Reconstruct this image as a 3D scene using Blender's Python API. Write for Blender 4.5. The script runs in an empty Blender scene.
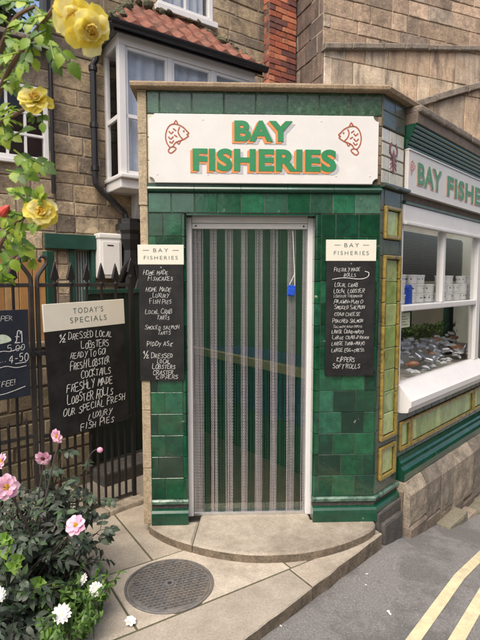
import bpy, bmesh, math, random
from mathutils import Vector, Matrix, noise
R = math.radians
random.seed(7)
S = bpy.context.scene
COL = S.collection

# ------------------------------------------------------------------ camera, world, sun, exposure
CAM_H, FPX, PITCH = 1.62, 490.0, R(4.43)
cd = bpy.data.cameras.new('camera'); cam = bpy.data.objects.new('camera', cd); COL.objects.link(cam)
cam.location = (0, 0, CAM_H); cam.rotation_euler = (math.pi/2 - PITCH, 0, 0)
cd.sensor_fit = 'VERTICAL'; cd.sensor_height = 24; cd.lens = 24*FPX/640
cd.clip_start = 0.05; cd.clip_end = 500
cd.dof.use_dof = True; cd.dof.focus_distance = 3.2; cd.dof.aperture_fstop = 5.0
S.camera = cam
SUN_EL, SUN_AZ = R(58), R(205)          # azimuth of the place the light comes from, clockwise from +Y
W = bpy.data.worlds.new('World'); S.world = W; W.use_nodes = True
nt = W.node_tree; nt.nodes.clear()
sky = nt.nodes.new('ShaderNodeTexSky'); sky.sky_type = 'NISHITA'; sky.sun_disc = False
sky.sun_elevation = SUN_EL; sky.sun_rotation = SUN_AZ
sky.air_density = 1.0; sky.dust_density = 6.0; sky.ozone_density = 0.6
bg = nt.nodes.new('ShaderNodeBackground'); bg.inputs[1].default_value = 0.15
out = nt.nodes.new('ShaderNodeOutputWorld')
nt.links.new(sky.outputs[0], bg.inputs[0]); nt.links.new(bg.outputs[0], out.inputs[0])
sd = bpy.data.lights.new('sun', 'SUN'); sun = bpy.data.objects.new('sun', sd); COL.objects.link(sun)
sd.energy = 1.5; sd.angle = R(45); sd.color = (1.0, 0.94, 0.86)
dsun = Vector((math.sin(SUN_AZ)*math.cos(SUN_EL), math.cos(SUN_AZ)*math.cos(SUN_EL), math.sin(SUN_EL)))
sun.rotation_euler = dsun.to_track_quat('Z', 'Y').to_euler()
S.view_settings.view_transform = 'Standard'; S.view_settings.look = 'None'
S.view_settings.gamma = 1.0; S.view_settings.use_curve_mapping = False
S.view_settings.exposure = 0.74

# ------------------------------------------------------------------ frames of reference
def frame(x, y, deg, z=0):
    return Matrix.Translation((x, y, z)) @ Matrix.Rotation(R(deg), 4, 'Z')
CX, CY = 0.915, 3.241
MF = frame(CX, CY, 2.3)                 # shop front: x to the right (negative is the front), y into the shop
MR = frame(CX, CY, 46.3)                # shop side along the street
MK = frame(-0.80, 3.695, 46)            # railings
MC = frame(-1.87, 5.40, 35)             # cottage wall
MG = frame(1.06, 6.5, 22.3)             # gable house
ID = Matrix.Identity(4)
def at(px, py, Y):                      # the point of the place seen at a pixel of the photograph, Y metres away
    a = (px-240)/FPX; b = -(py-320)/FPX
    d = Vector((a, math.cos(PITCH)+b*math.sin(PITCH), -math.sin(PITCH)+b*math.cos(PITCH)))
    return Vector((0, 0, CAM_H)) + d*(Y/d.y)

# ------------------------------------------------------------------ materials
def rgb(c): return (c[0], c[1], c[2], 1)
MATS = {}
def mat(name, col, rough=0.6, var=0.2, scale=6.0, bump=0.0, bscale=40.0, island=None, metal=0.0, coat=0.0,
        stain=None, stain2=None, trans=0.0, spec=0.5, ivar=0.0, streak=None, rvar=0.0, grain=None):
    """col; or island = list of colours picked per separate piece; stain = (colour, scale, lo, hi, amount)"""
    if name in MATS: return MATS[name]
    if grain is None and any(w in name for w in ('stone', 'paving', 'coping', 'pantile', 'brick', 'mortar', 'fascia')): grain = (85, .18 if ('paving' in name or 'step' in name) else .30)
    m = bpy.data.materials.new(name); m.use_nodes = True; MATS[name] = m
    t = m.node_tree; N = t.nodes; L = t.links
    p = N['Principled BSDF']; p.inputs['Roughness'].default_value = rough; p.inputs['Metallic'].default_value = metal
    p.inputs['Coat Weight'].default_value = coat; p.inputs['Coat Roughness'].default_value = 0.06
    p.inputs['Specular IOR Level'].default_value = spec
    tc = N.new('ShaderNodeTexCoord'); geo = N.new('ShaderNodeNewGeometry')
    def noise_tex(sc, det=4, vec=None):
        n = N.new('ShaderNodeTexNoise'); n.inputs['Scale'].default_value = sc; n.inputs['Detail'].default_value = det
        n.inputs['Roughness'].default_value = 0.70
        L.new(vec if vec else tc.outputs['Object'], n.inputs['Vector']); return n
    if island:
        r = N.new('ShaderNodeValToRGB'); r.color_ramp.interpolation = 'CONSTANT'
        e = r.color_ramp.elements
        while len(e) < len(island): e.new(0.5)
        for i, c in enumerate(island): e[i].position = i/len(island); e[i].color = rgb(c)
        L.new(geo.outputs['Random Per Island'], r.inputs[0]); base = r.outputs[0]
    else:
        c = N.new('ShaderNodeRGB'); c.outputs[0].default_value = rgb(col); base = c.outputs[0]
    # brightness variation
    if grain:
        ng = noise_tex(grain[0], 3); mg = N.new('ShaderNodeMapRange'); mg.inputs[1].default_value = .32; mg.inputs[2].default_value = .68
        mg.inputs[3].default_value = 1-grain[1]; mg.inputs[4].default_value = 1+grain[1]; L.new(ng.outputs[0], mg.inputs[0])
        hg = N.new('ShaderNodeVectorMath'); hg.operation = 'SCALE'; L.new(base, hg.inputs[0]); L.new(mg.outputs[0], hg.inputs[3]); base = hg.outputs[0]
    n1 = noise_tex(scale, 12)
    mr = N.new('ShaderNodeMapRange'); mr.inputs[1].default_value = 0.3; mr.inputs[2].default_value = 0.7
    mr.inputs[3].default_value = 1-var; mr.inputs[4].default_value = 1+var
    L.new(n1.outputs[0], mr.inputs[0])
    hs = N.new('ShaderNodeVectorMath'); hs.operation = 'SCALE'
    L.new(base, hs.inputs[0]); L.new(mr.outputs[0], hs.inputs[3]); cur = hs.outputs[0]
    if ivar:
        mi = N.new('ShaderNodeMapRange'); mi.inputs[3].default_value = 1-ivar; mi.inputs[4].default_value = 1+ivar
        ml = N.new('ShaderNodeMath'); ml.operation = 'MULTIPLY'; ml.inputs[1].default_value = 7.31
        fr = N.new('ShaderNodeMath'); fr.operation = 'FRACT'
        L.new(geo.outputs['Random Per Island'], ml.inputs[0]); L.new(ml.outputs[0], fr.inputs[0]); L.new(fr.outputs[0], mi.inputs[0])
        h2 = N.new('ShaderNodeVectorMath'); h2.operation = 'SCALE'; L.new(cur, h2.inputs[0]); L.new(mi.outputs[0], h2.inputs[3]); cur = h2.outputs[0]
    for k, st in enumerate((stain, stain2)):
        if not st: continue
        sc_, ssc, lo, hi, amt = st
        vec = None
        if streak and k == 0:
            mp = N.new('ShaderNodeMapping'); mp.inputs['Scale'].default_value = streak; L.new(tc.outputs['Object'], mp.inputs[0]); vec = mp.outputs[0]
        n2 = noise_tex(ssc, 12, vec)
        m2 = N.new('ShaderNodeMapRange'); m2.inputs[1].default_value = lo; m2.inputs[2].default_value = hi; m2.inputs[4].default_value = amt
        L.new(n2.outputs[0], m2.inputs[0])
        mx = N.new('ShaderNodeMix'); mx.data_type = 'RGBA'; L.new(m2.outputs[0], mx.inputs[0]); L.new(cur, mx.inputs[6]); mx.inputs[7].default_value = rgb(sc_)
        cur = mx.outputs[2]
        if coat and k == 0:
            m3 = N.new('ShaderNodeMapRange'); m3.inputs[3].default_value = rough; m3.inputs[4].default_value = 0.7; L.new(m2.outputs[0], m3.inputs[0]); L.new(m3.outputs[0], p.inputs['Roughness'])
            m4 = N.new('ShaderNodeMapRange'); m4.inputs[3].default_value = coat; m4.inputs[4].default_value = 0.0; L.new(m2.outputs[0], m4.inputs[0]); L.new(m4.outputs[0], p.inputs['Coat Weight'])
    L.new(cur, p.inputs['Base Color'])
    if rvar:
        m5 = N.new('ShaderNodeMapRange'); m5.inputs[1].default_value = .3; m5.inputs[2].default_value = .7
        m5.inputs[3].default_value = max(0, rough-rvar); m5.inputs[4].default_value = min(1, rough+rvar)
        n5 = noise_tex(scale*2.3, 3); L.new(n5.outputs[0], m5.inputs[0]); L.new(m5.outputs[0], p.inputs['Roughness'])
    if bump:
        b = N.new('ShaderNodeBump'); b.inputs['Strength'].default_value = bump; b.inputs['Distance'].default_value = 0.01
        nb = noise_tex(bscale, 5); L.new(nb.outputs[0], b.inputs['Height']); L.new(b.outputs[0], p.inputs['Normal'])
        if coat: L.new(b.outputs[0], p.inputs['Coat Normal'])
    if trans:
        o = N['Material Output']; tr = N.new('ShaderNodeBsdfTranslucent'); L.new(cur, tr.inputs[0])
        ms = N.new('ShaderNodeMixShader'); ms.inputs[0].default_value = trans
        L.new(p.outputs[0], ms.inputs[1]); L.new(tr.outputs[0], ms.inputs[2]); L.new(ms.outputs[0], o.inputs[0])
    return m

def glass_mat(name, tint=(0.93, 0.97, 0.95), rough=0.0, refl=1.0):
    m = bpy.data.materials.new(name); m.use_nodes = True; t = m.node_tree; t.nodes.clear(); N = t.nodes; L = t.links
    o = N.new('ShaderNodeOutputMaterial'); mx = N.new('ShaderNodeMixShader'); tr = N.new('ShaderNodeBsdfTransparent')
    gl = N.new('ShaderNodeBsdfGlossy'); fr = N.new('ShaderNodeFresnel')
    ge = N.new('ShaderNodeNewGeometry'); ir = N.new('ShaderNodeMapRange'); ir.inputs[3].default_value = 1.5; ir.inputs[4].default_value = 1/1.5
    L.new(ge.outputs['Backfacing'], ir.inputs[0]); L.new(ir.outputs[0], fr.inputs[0])
    mu = N.new('ShaderNodeMath'); mu.operation = 'MULTIPLY'; mu.inputs[1].default_value = refl
    tr.inputs[0].default_value = rgb(tint); gl.inputs['Roughness'].default_value = rough
    L.new(fr.outputs[0], mu.inputs[0]); L.new(mu.outputs[0], mx.inputs[0]); L.new(tr.outputs[0], mx.inputs[1]); L.new(gl.outputs[0], mx.inputs[2]); L.new(mx.outputs[0], o.inputs[0])
    return m

CHIP = ((0.42, 0.38, 0.28), 11.0, 0.665, 0.69, 0.9)
greens = [(.004,.030,.016),(.012,.088,.042),(.004,.035,.019),(.005,.052,.022),(.007,.072,.029),(.004,.038,.018),(.008,.070,.030),(.006,.058,.030),(.010,.080,.036),(.005,.045,.024),(.013,.078,.042)]
M_TILE = mat('glazed_green_tile', None, .07, .5, 14, .16, 7, greens, coat=.6, ivar=.25, stain=CHIP, stain2=((.003,.022,.013), 12, .50, .72, .65))
M_TILE_TOP = mat('pale_glazed_green_tile', None, .14, .4, 22, .10, 12, [(.014,.085,.042),(.008,.064,.030),(.018,.10,.052),(.026,.082,.052),(.010,.070,.042),(.05,.115,.080)], coat=.5, ivar=.3, stain=((.45,.47,.42), 16, .62, .72, .55), stain2=((.004,.03,.02), 11, .52, .7, .6))
M_FRIEZE = mat('mottled_green_tile', None, .2, .5, 30, .12, 30, [(.022,.072,.034),(.016,.060,.027),(.03,.080,.042),(.014,.052,.026)], coat=.4, ivar=.25, stain=((.10,.17,.12), 38, .52, .68, .6), stain2=((.30,.30,.23), 14, .66, .74, .7))
M_MOULD = mat('dark_green_moulding', (.006,.052,.028), .22, .4, 10, .08, 10, coat=.3, stain=((.40,.38,.30), 12, .66, .70, .7))
M_TEAL = mat('teal_grey_tile', None, .15, .3, 14, .06, 10, [(.008,.055,.045),(.015,.05,.045),(.03,.06,.055),(.05,.07,.065),(.006,.045,.03)], coat=.5, ivar=.3)
M_PIL = mat('grey_green_tile', (.060,.078,.062), .22, .4, 12, .1, 10, coat=.3, stain=((.12,.13,.11), 20, .6, .75, .6))
M_YEL = mat('ochre_glazed_trim', (.25,.18,.042), .2, .45, 18, .1, 20, coat=.5, stain=((.45,.42,.34), 10, .62, .67, .9), stain2=((.07,.05,.015), 16, .52, .66, .8))
M_LIME = mat('lime_green_tile', None, .14, .3, 16, .06, 12, [(.29,.37,.13),(.24,.33,.11),(.33,.40,.17),(.20,.29,.10),(.27,.36,.15)], coat=.5, ivar=.2, stain=((.10,.30,.27), 6, .60, .72, .6))
M_CREAM_T = mat('cream_glazed_tile', None, .2, .18, 14, .06, 14, [(.55,.52,.42),(.60,.58,.49),(.50,.48,.38),(.62,.60,.55)], coat=.4, stain=((.25,.20,.13), 18, .60, .72, .7))
M_TERRA = mat('brown_edging_tile', None, .4, .35, 20, .1, 30, [(.22,.15,.09),(.28,.22,.15),(.15,.10,.06),(.33,.28,.21)], coat=.2)
M_RED_T = mat('oxblood_glaze', (.16,.025,.018), .15, .3, 30, coat=.5)
M_GROUT = mat('grout', (.105,.103,.080), .9, .3, 30, .2, 120)
M_TAN = mat('weathered_mortar_edge', (.36,.29,.19), .85, .35, 18, .5, 60, stain=((.10,.075,.05), 9, .56, .72, .6))
M_COPE = mat('weathered_tan_coping', (.27,.20,.125), .8, .3, 12, .35, 70, stain=((.10,.085,.06), 7, .55, .7, .6))
M_GRITCOPE = mat('lichen_gritstone_coping', (.22,.185,.145), .92, .35, 10, .8, 60, stain=((.06,.055,.045), 8, .5, .68, .8), stain2=((.40,.38,.30), 26, .62, .70, .7))
M_FASC = mat('brown_fascia_board', (.15,.115,.085), .7, .3, 14, .2, 60)
M_WHITE = mat('white_gloss_paint', (.66,.65,.635), .35, .05, 6, .03, 30, stain=((.50,.47,.40), 7, .60, .78, .35))
M_SIGNW = mat('white_sign_panel', (.63,.62,.595), .4, .06, 3, .03, 10, stain=((.50,.47,.40), 3.5, .50, .75, .35), stain2=((.42,.38,.30), 40, .66, .76, .5))
M_CREAM = mat('cream_panel', (.66,.63,.53), .5, .05, 5)
M_BOARD = mat('blackboard', (.010,.010,.010), .6, .25, 9, .05, 60, stain=((.040,.040,.040), 5, .42, .75, .6), spec=.25)
M_SLATE = mat('blue_grey_blackboard', (.018,.023,.034), .6, .25, 9, .05, 60, stain=((.05,.055,.07), 5, .5, .8, .4), spec=.25)
M_CHALK = mat('chalk', (.60,.60,.58), .95, .35, 70, stain=((.20,.20,.20), 90, .52, .66, .6))
M_INK = mat('grey_green_ink', (.085,.115,.10), .6, .1, 20)
M_SGREEN = mat('sign_green', (.022,.205,.075), .4, .12, 20, stain=((.10,.3,.15), 30, .6, .75, .3))
M_SORANGE = mat('sign_orange', (.62,.235,.07), .45, .1, 20)
M_SGREY = mat('sign_grey', (.40,.41,.42), .5, .08, 20)
M_SBROWN = mat('sign_red_brown', (.33,.085,.035), .5, .15, 30)
M_FADEG = mat('faded_sign_green', (.10,.27,.16), .5, .25, 40)
M_FADEO = mat('faded_sign_orange', (.55,.33,.24), .5, .15, 40)
M_PINKP = mat('faded_pink_paint', (.52,.25,.22), .5, .15, 40)
M_ALU = mat('silver_aluminium_chain', (.60,.585,.595), .34, .12, 40, metal=.55)
M_GCHAIN = mat('green_anodised_chain', (.022,.105,.058), .36, .2, 40, metal=.4)
M_BARE = mat('aluminium_track', (.60,.60,.60), .35, .1, 20, metal=.8)
M_BLUE = mat('blue_plastic', (.012,.07,.46), .35, .15, 20)
M_STRING = mat('pale_string', (.62,.62,.56), .8)
M_IRON = mat('black_painted_iron', (.010,.010,.011), .42, .3, 30, .2, 120, stain=((.05,.035,.025), 18, .62, .75, .6))
M_CIRON = mat('cast_iron_cover', (.135,.130,.125), .6, .35, 25, .4, 90, metal=.15, stain=((.20,.165,.12), 6, .48, .66, .6), stain2=((.05,.048,.045), 30, .52, .68, .6))
M_RAILIRON = mat('bronze_black_iron', (.030,.027,.025), .42, .3, 30, .2, 120)
M_STEP = mat('worn_step_stone', (.335,.295,.235), .85, .22, 9, .4, 110, stain=((.17,.14,.10), 3.6, .47, .68, .75), stain2=((.085,.07,.05), 2.2, .54, .68, .55))
M_PATH = mat('sandstone_paving', None, .88, .2, 6, .3, 100, [(.335,.295,.235),(.37,.325,.26),(.30,.26,.205),(.35,.31,.245)], ivar=.10, stain=((.15,.125,.09), 3.5, .48, .68, .7), stain2=((.42,.37,.29), 7, .55, .72, .45))
M_RISER = mat('grimy_stone_edge', (.17,.135,.095), .95, .4, 14, .8, 60, stain=((.06,.05,.035), 6, .48, .66, .8), stain2=((.30,.25,.18), 20, .58, .72, .6))
M_SAND = mat('sandy_joint', (.085,.080,.045), .95, .3, 30, .3, 120)
M_ROAD = mat('asphalt', (.225,.218,.208), .9, .45, 110, 1.0, 200, stain=((.115,.110,.106), 2.0, .48, .56, .62), stain2=((.44,.42,.39), 100, .56, .66, .7), grain=(230, .35))
M_LINE = mat('pale_yellow_road_paint', (.60,.53,.33), .85, .22, 14, .6, 180, stain=((.23,.22,.20), 60, .58, .70, .75), stain2=((.36,.33,.25), 5, .5, .72, .6))
M_GROUND = mat('ground_earth', (.12,.10,.07), .95, .3, 3)
M_SOIL = mat('soil', (.035,.026,.018), .95, .4, 20, .8, 60)
def stone(name, cols, soot=(.07,.055,.045), amt=.55, sc=1.7, **k):
    return mat(name, None, .92, .42, 13, .9, 32, cols, ivar=.22, stain=(soot, sc*1.6, .47, .66, amt), stain2=(tuple(min(1, c*1.45) for c in cols[0]), 16, .56, .72, .55), **k)
M_COT = stone('cottage_sandstone', [(.31,.235,.145),(.36,.28,.175),(.25,.19,.12),(.40,.315,.205),(.28,.22,.15),(.18,.145,.105)], amt=.85)
M_GAB = stone('gable_sandstone', [(.40,.29,.20),(.36,.265,.18),(.46,.34,.24),(.30,.225,.16),(.35,.285,.215),(.22,.17,.13)], amt=.6)
M_GAB2 = mat('streaked_sandstone', None, .92, .3, 5, .7, 30, [(.50,.405,.29),(.45,.36,.265),(.55,.455,.345),(.46,.34,.23)], ivar=.16, stain=((.10,.08,.07), 5.0, .47, .66, .8), stain2=((.40,.24,.12), 3, .55, .72, .55), streak=(1.6,1.6,.35))
M_SHADEW = mat('shade_dark_streaked_stone', None, .92, .4, 6, .8, 30, [(.17,.125,.10),(.21,.155,.12),(.13,.10,.085)], ivar=.2, stain=((.05,.042,.038), 4, .46, .66, .85), streak=(1.6, 1.6, .35))  # streaked return-wall stone, darkened in colour for the shade of the recess
M_PLINTH = mat('plinth_sandstone', None, .92, .35, 9, 1.0, 40, [(.30,.255,.195),(.25,.21,.165),(.36,.305,.235),(.21,.18,.145)], ivar=.2, stain=((.10,.085,.065), 5, .46, .66, .8), stain2=((.45,.39,.30), 14, .56, .70, .5))
M_PLINTH2 = mat('lower_plinth_stone', None, .9, .3, 8, .7, 60, [(.19,.145,.105),(.15,.12,.09),(.38,.33,.26),(.17,.135,.105),(.22,.17,.125)], ivar=.2, stain=((.07,.06,.045), 5, .48, .66, .8))
M_DKSTONE = mat('dark_stone', (.070,.064,.058), .9, .4, 10, .6, 60, stain=((.16,.14,.12), 14, .58, .7, .6))
M_MOSS = mat('mossy_kerb_stone', None, .95, .3, 12, .8, 60, [(.22,.20,.145),(.25,.205,.155),(.19,.175,.125)], ivar=.15, stain=((.08,.09,.03), 6, .5, .7, .5))
M_MORT = mat('pale_mortar', (.36,.29,.21), .95, .25, 14, .4, 100)
M_MORTD = mat('dark_mortar', (.17,.135,.10), .95, .3, 14, .4, 100)
M_BRICK = mat('red_brick', None, .88, .3, 20, .5, 90, [(.36,.105,.055),(.42,.13,.065),(.30,.085,.05),(.22,.07,.05),(.46,.17,.09),(.14,.06,.05)], ivar=.15, stain=((.06,.035,.03), 5, .55, .7, .6))
M_WALLST = mat('alley_wall_stone', None, .92, .3, 10, .6, 60, [(.19,.155,.095),(.23,.185,.12),(.16,.125,.08),(.26,.21,.145)], ivar=.15, stain=((.06,.06,.03), 3, .5, .7, .6))
M_PANT = mat('red_pantile', None, .8, .25, 12, .3, 70, [(.40,.135,.075),(.44,.155,.09),(.36,.115,.065)], ivar=.15, stain=((.11,.085,.06), 5, .56, .72, .55))
M_LEAD = mat('lead_flashing', (.17,.18,.19), .55, .25, 6, .1, 30, metal=.2)
M_MOSSY = mat('moss', (.085,.085,.045), .95, .4, 30, .8, 60, stain=((.16,.14,.11), 20, .5, .7, .7))
M_GUT = mat('black_gutter', (.012,.012,.013), .35, .2, 20, .05, 40)
M_VOILE = mat('blue_white_voile', (.74,.78,.84), .8, .12, 9, trans=.4)
M_GREENP = mat('dark_green_paint', (.008,.050,.034), .45, .25, 8, .1, 60, stain=((.03,.09,.065), 12, .6, .75, .5))
M_OAK = mat('orange_timber', None, .6, .25, 5, .2, 40, [(.42,.225,.075),(.46,.26,.095),(.36,.185,.06),(.40,.24,.10)], ivar=.12, stain=((.20,.10,.035), 5, .52, .7, .6), streak=(6,6,.5))
M_PLASTIC = mat('off_white_plastic', (.70,.69,.65), .45, .06, 5, stain=((.45,.43,.38), 6, .6, .75, .4))
M_DARKROOM = mat('shop_interior_wall', (.34,.36,.33), .8, .15, 2)
M_PARTI = mat('cream_display_wall', (.60,.56,.47), .8, .15, 3)
M_INFLOOR = mat('shop_floor_tiles', None, .4, .15, 6, 0, 1, [(.10,.085,.07),(.12,.10,.08)])
M_REFLNAVY = mat('navy_reflection_panel', (.016,.024,.085), .35, .2, 4)  # navy of the street reflection that the added counter replaces
M_REFLTAN = mat('tan_reflection_edge', (.36,.29,.15), .4, .2, 8)  # tan band of that reflection, put into the counter's edge
M_GREENPANEL = mat('dull_green_panel', (.022,.048,.028), .5, .3, 3)
M_TUB = mat('white_printed_tub', (.74,.74,.73), .35, .05, 20)
M_PRINT = mat('dark_print', (.045,.05,.06), .5, .2, 50)
M_SHELLW = mat('pale_seashell', None, .45, .2, 30, .2, 60, [(.74,.70,.67),(.66,.60,.56),(.78,.76,.76),(.62,.42,.33),(.70,.72,.76)], ivar=.15)
M_CRAB = mat('crab_shell_orange', (.50,.22,.11), .4, .35, 30, .3, 60, stain=((.70,.55,.42), 30, .5, .7, .8))
M_SILVER = mat('silver_foil', (.62,.64,.68), .28, .2, 20, .5, 25, metal=.8)
M_PARSLEY = mat('parsley_leaf', None, .6, .3, 20, 0, 1, [(.05,.10,.02),(.09,.16,.035),(.03,.07,.018),(.12,.19,.05)], trans=.15)
M_BLIND = mat('dark_slatted_blind', (.055,.060,.066), .5, .2, 10)
M_CARD = mat('pale_price_card', (.66,.68,.50), .7, .06, 9)
M_ROSE = mat('yellow_rose_petal', None, .55, .10, 25, .1, 40, [(.90,.79,.16),(.92,.83,.27),(.88,.73,.11),(.92,.85,.42)], trans=.5)
M_ROSEC = mat('rose_heart', (.70,.40,.03), .7, .2, 60)
M_RLEAF = mat('rose_leaf', None, .42, .2, 25, .15, 50, [(.20,.34,.03),(.28,.42,.04),(.14,.26,.03),(.36,.47,.05),(.09,.18,.03)], trans=.4)
M_RCANE = mat('rose_cane', (.13,.075,.045), .7, .3, 30)
M_RHIP = mat('red_rosebud', (.50,.05,.03), .5, .2, 30)
M_DLEAF = mat('bronze_green_dahlia_leaf', None, .5, .25, 20, .15, 50, [(.045,.070,.045),(.060,.088,.056),(.034,.052,.036),(.085,.11,.075),(.055,.062,.048),(.055,.10,.040)], trans=.25, ivar=.3)
M_DSTEM = mat('dahlia_stem', (.045,.035,.03), .6, .2, 30)
M_DPINK = mat('pink_dahlia_petal', None, .55, .08, 25, .1, 40, [(.80,.47,.60),(.84,.55,.67),(.77,.40,.55)], trans=.3)
M_DYEL = mat('golden_flower_eye', (.60,.33,.02), .8, .3, 200, .8, 300)
M_DCORE = mat('maroon_flower_eye', (.13,.03,.02), .8, .3, 200, .5, 200)
M_WPET = mat('white_petal', None, .55, .05, 25, .1, 40, [(.80,.80,.76),(.76,.77,.73),(.82,.81,.78)], trans=.3)
M_GLEAF = mat('fresh_green_leaf', None, .5, .2, 20, .1, 50, [(.06,.13,.022),(.09,.18,.03),(.045,.10,.02),(.12,.22,.04)], trans=.3, ivar=.15)
M_LLEAF = mat('lime_green_leaf', None, .5, .2, 20, .1, 50, [(.16,.30,.03),(.20,.36,.04),(.12,.24,.03)], trans=.35)
M_TLEAF = mat('tree_leaf', None, .55, .25, 3, 0, 1, [(.030,.055,.012),(.045,.085,.018),(.07,.12,.025),(.022,.04,.010),(.10,.15,.035)], trans=.25)
M_BARK = mat('bark', (.07,.05,.035), .9, .35, 12, .8, 40)
M_GLASS = glass_mat('window_glass', (.985,.99,.985), refl=.8)
M_GLASS2 = glass_mat('house_window_glass', (.96,.97,.98), refl=.55)
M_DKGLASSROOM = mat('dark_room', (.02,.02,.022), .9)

# ------------------------------------------------------------------ helpers
def setp(o, label=None, cat=None, group=None, kind=None):
    if label: o['label'] = label
    if cat: o['category'] = cat
    if group: o['group'] = group
    if kind: o['kind'] = kind
    return o
def adopt(o, parent):
    o.parent = parent; o.matrix_parent_inverse = parent.matrix_basis.inverted()
def obj(name, bm, mats, parent=None, smooth=False, merge=False):
    if merge: bmesh.ops.remove_doubles(bm, verts=bm.verts, dist=1e-5)
    bm.normal_update()
    xs = [v.co.x for v in bm.verts]; ys = [v.co.y for v in bm.verts]; zs = [v.co.z for v in bm.verts]
    c = Vector(((min(xs)+max(xs))/2, (min(ys)+max(ys))/2, min(zs)))
    bmesh.ops.translate(bm, verts=bm.verts, vec=-c)
    me = bpy.data.meshes.new(name); bm.to_mesh(me); bm.free()
    for m in (mats if isinstance(mats, (list, tuple)) else [mats]): me.materials.append(m)
    if smooth:
        for p in me.polygons: p.use_smooth = True
    o = bpy.data.objects.new(name, me); COL.objects.link(o); o.location = c
    if parent is not None: adopt(o, parent)
    return o
def thing(name, M, label, cat, group=None):
    o = bpy.data.objects.new(name, None); COL.objects.link(o)
    o.matrix_basis = M.copy(); o.empty_display_size = .1
    return setp(o, label, cat, group)
def dup(o, T, parent=None):
    """copy of a thing (with parts and sub-parts) moved by the world matrix T"""
    c = o.copy(); COL.objects.link(c); c.matrix_basis = T @ o.matrix_basis
    if parent is not None: adopt(c, parent)
    for ch in o.children: dup(ch, T, c)
    return c
def BM(): return bmesh.new()
def roughen(bm, cuts=3, amp=.008, sc=9, seed=0):
    bmesh.ops.subdivide_edges(bm, edges=list(bm.edges), cuts=cuts, use_grid_fill=True)
    bm.normal_update()
    off = Vector((seed*3.1, seed*1.7, 0))
    for v in bm.verts: v.co += v.normal*(amp*noise.noise(v.co*sc+off)+amp*.6*noise.noise(v.co*sc*3+off))
    return bm
def face(bm, vs, mi=0):
    try: f = bm.faces.new(vs)
    except ValueError: return None
    f.material_index = mi; return f
def box(bm, x0, x1, y0, y1, z0, z1, M=ID, mi=0, ch=0.0):
    """box, with its edges chamfered by ch"""
    if ch <= 0:
        v = [bm.verts.new(M @ Vector(p)) for p in ((x0,y0,z0),(x1,y0,z0),(x1,y1,z0),(x0,y1,z0),(x0,y0,z1),(x1,y0,z1),(x1,y1,z1),(x0,y1,z1))]
        for q in ((3,2,1,0),(4,5,6,7),(0,1,5,4),(1,2,6,5),(2,3,7,6),(3,0,4,7)): face(bm, [v[i] for i in q], mi)
        return
    b2 = bmesh.new(); box(b2, x0, x1, y0, y1, z0, z1)
    bmesh.ops.bevel(b2, geom=list(b2.edges), offset=ch, segments=2, profile=.6, affect='EDGES')
    add(bm, b2, M, mi)
def add(bm, b2, M=ID, mi=None):
    mp = {v: bm.verts.new(M @ v.co) for v in b2.verts}
    for f in b2.faces: face(bm, [mp[v] for v in f.verts], f.material_index if mi is None else mi)
    b2.free()
def prism(bm, poly, y0, y1, M=ID, mi=0, inset=0.0, axis='y', mi_side=None):
    """polygon (x,z), counter-clockwise seen from -y, extruded from y0 (front) to y1; front edge chamfered by inset"""
    n = len(poly)
    def P(p, d):
        return M @ (Vector((p[0], d, p[1])) if axis == 'y' else Vector((p[0], p[1], d)))
    ms = mi if mi_side is None else mi_side
    back = [bm.verts.new(P(p, y1)) for p in poly]
    if inset > 0:
        ins = inset_poly(poly, inset)
        mid = [bm.verts.new(P(p, y0+(inset if y1 > y0 else -inset))) for p in poly]; fr = [bm.verts.new(P(p, y0)) for p in ins]
        for i in range(n):
            j = (i+1) % n
            face(bm, [mid[i], mid[j], fr[j], fr[i]], mi); face(bm, [back[i], back[j], mid[j], mid[i]], ms)
    else:
        fr = [bm.verts.new(P(p, y0)) for p in poly]
        for i in range(n):
            j = (i+1) % n; face(bm, [back[i], back[j], fr[j], fr[i]], ms)
    face(bm, fr, mi); face(bm, back[::-1], ms)
def inset_poly(poly, d):
    n = len(poly); a = sum(poly[i][0]*poly[(i+1)%n][1]-poly[(i+1)%n][0]*poly[i][1] for i in range(n))
    sgn = 1 if a > 0 else -1; res = []
    for i in range(n):
        p0, p1, p2 = Vector(poly[i-1]), Vector(poly[i]), Vector(poly[(i+1) % n])
        e1 = (p1-p0); e2 = (p2-p1)
        if e1.length < 1e-7 or e2.length < 1e-7: res.append(poly[i]); continue
        e1.normalize(); e2.normalize()
        n1 = Vector((-e1.y, e1.x))*sgn; n2 = Vector((-e2.y, e2.x))*sgn
        m = n1+n2; k = m.length_squared
        if k < .3: m = n1*2; k = 4
        q = p1 + m*(2*d/k)
        res.append((q.x, q.y))
    return res
def clip(poly, hp):
    """clip polygon by half-plane a*x+b*z<=c"""
    a, b, c = hp; o = []
    for i in range(len(poly)):
        p, q = poly[i], poly[(i+1) % len(poly)]
        dp, dq = a*p[0]+b*p[1]-c, a*q[0]+b*q[1]-c
        if dp <= 0: o.append(p)
        if dp*dq < 0:
            t = dp/(dp-dq); o.append((p[0]+t*(q[0]-p[0]), p[1]+t*(q[1]-p[1])))
    r = []
    for p in o:
        if not r or (abs(p[0]-r[-1][0])+abs(p[1]-r[-1][1])) > 1e-4: r.append(p)
    if len(r) > 2 and abs(r[0][0]-r[-1][0])+abs(r[0][1]-r[-1][1]) < 1e-4: r.pop()
    return r if len(r) > 2 else None
def area(p): return abs(sum(p[i][0]*p[(i+1)%len(p)][1]-p[(i+1)%len(p)][0]*p[i][1] for i in range(len(p))))/2
def subtract(iv, holes):
    res = [iv]
    for h in holes:
        nx = []
        for a, b in res:
            if h[1] <= a or h[0] >= b: nx.append((a, b)); continue
            if h[0] > a: nx.append((a, h[0]))
            if h[1] < b: nx.append((h[1], b))
        res = nx
    return res
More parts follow.
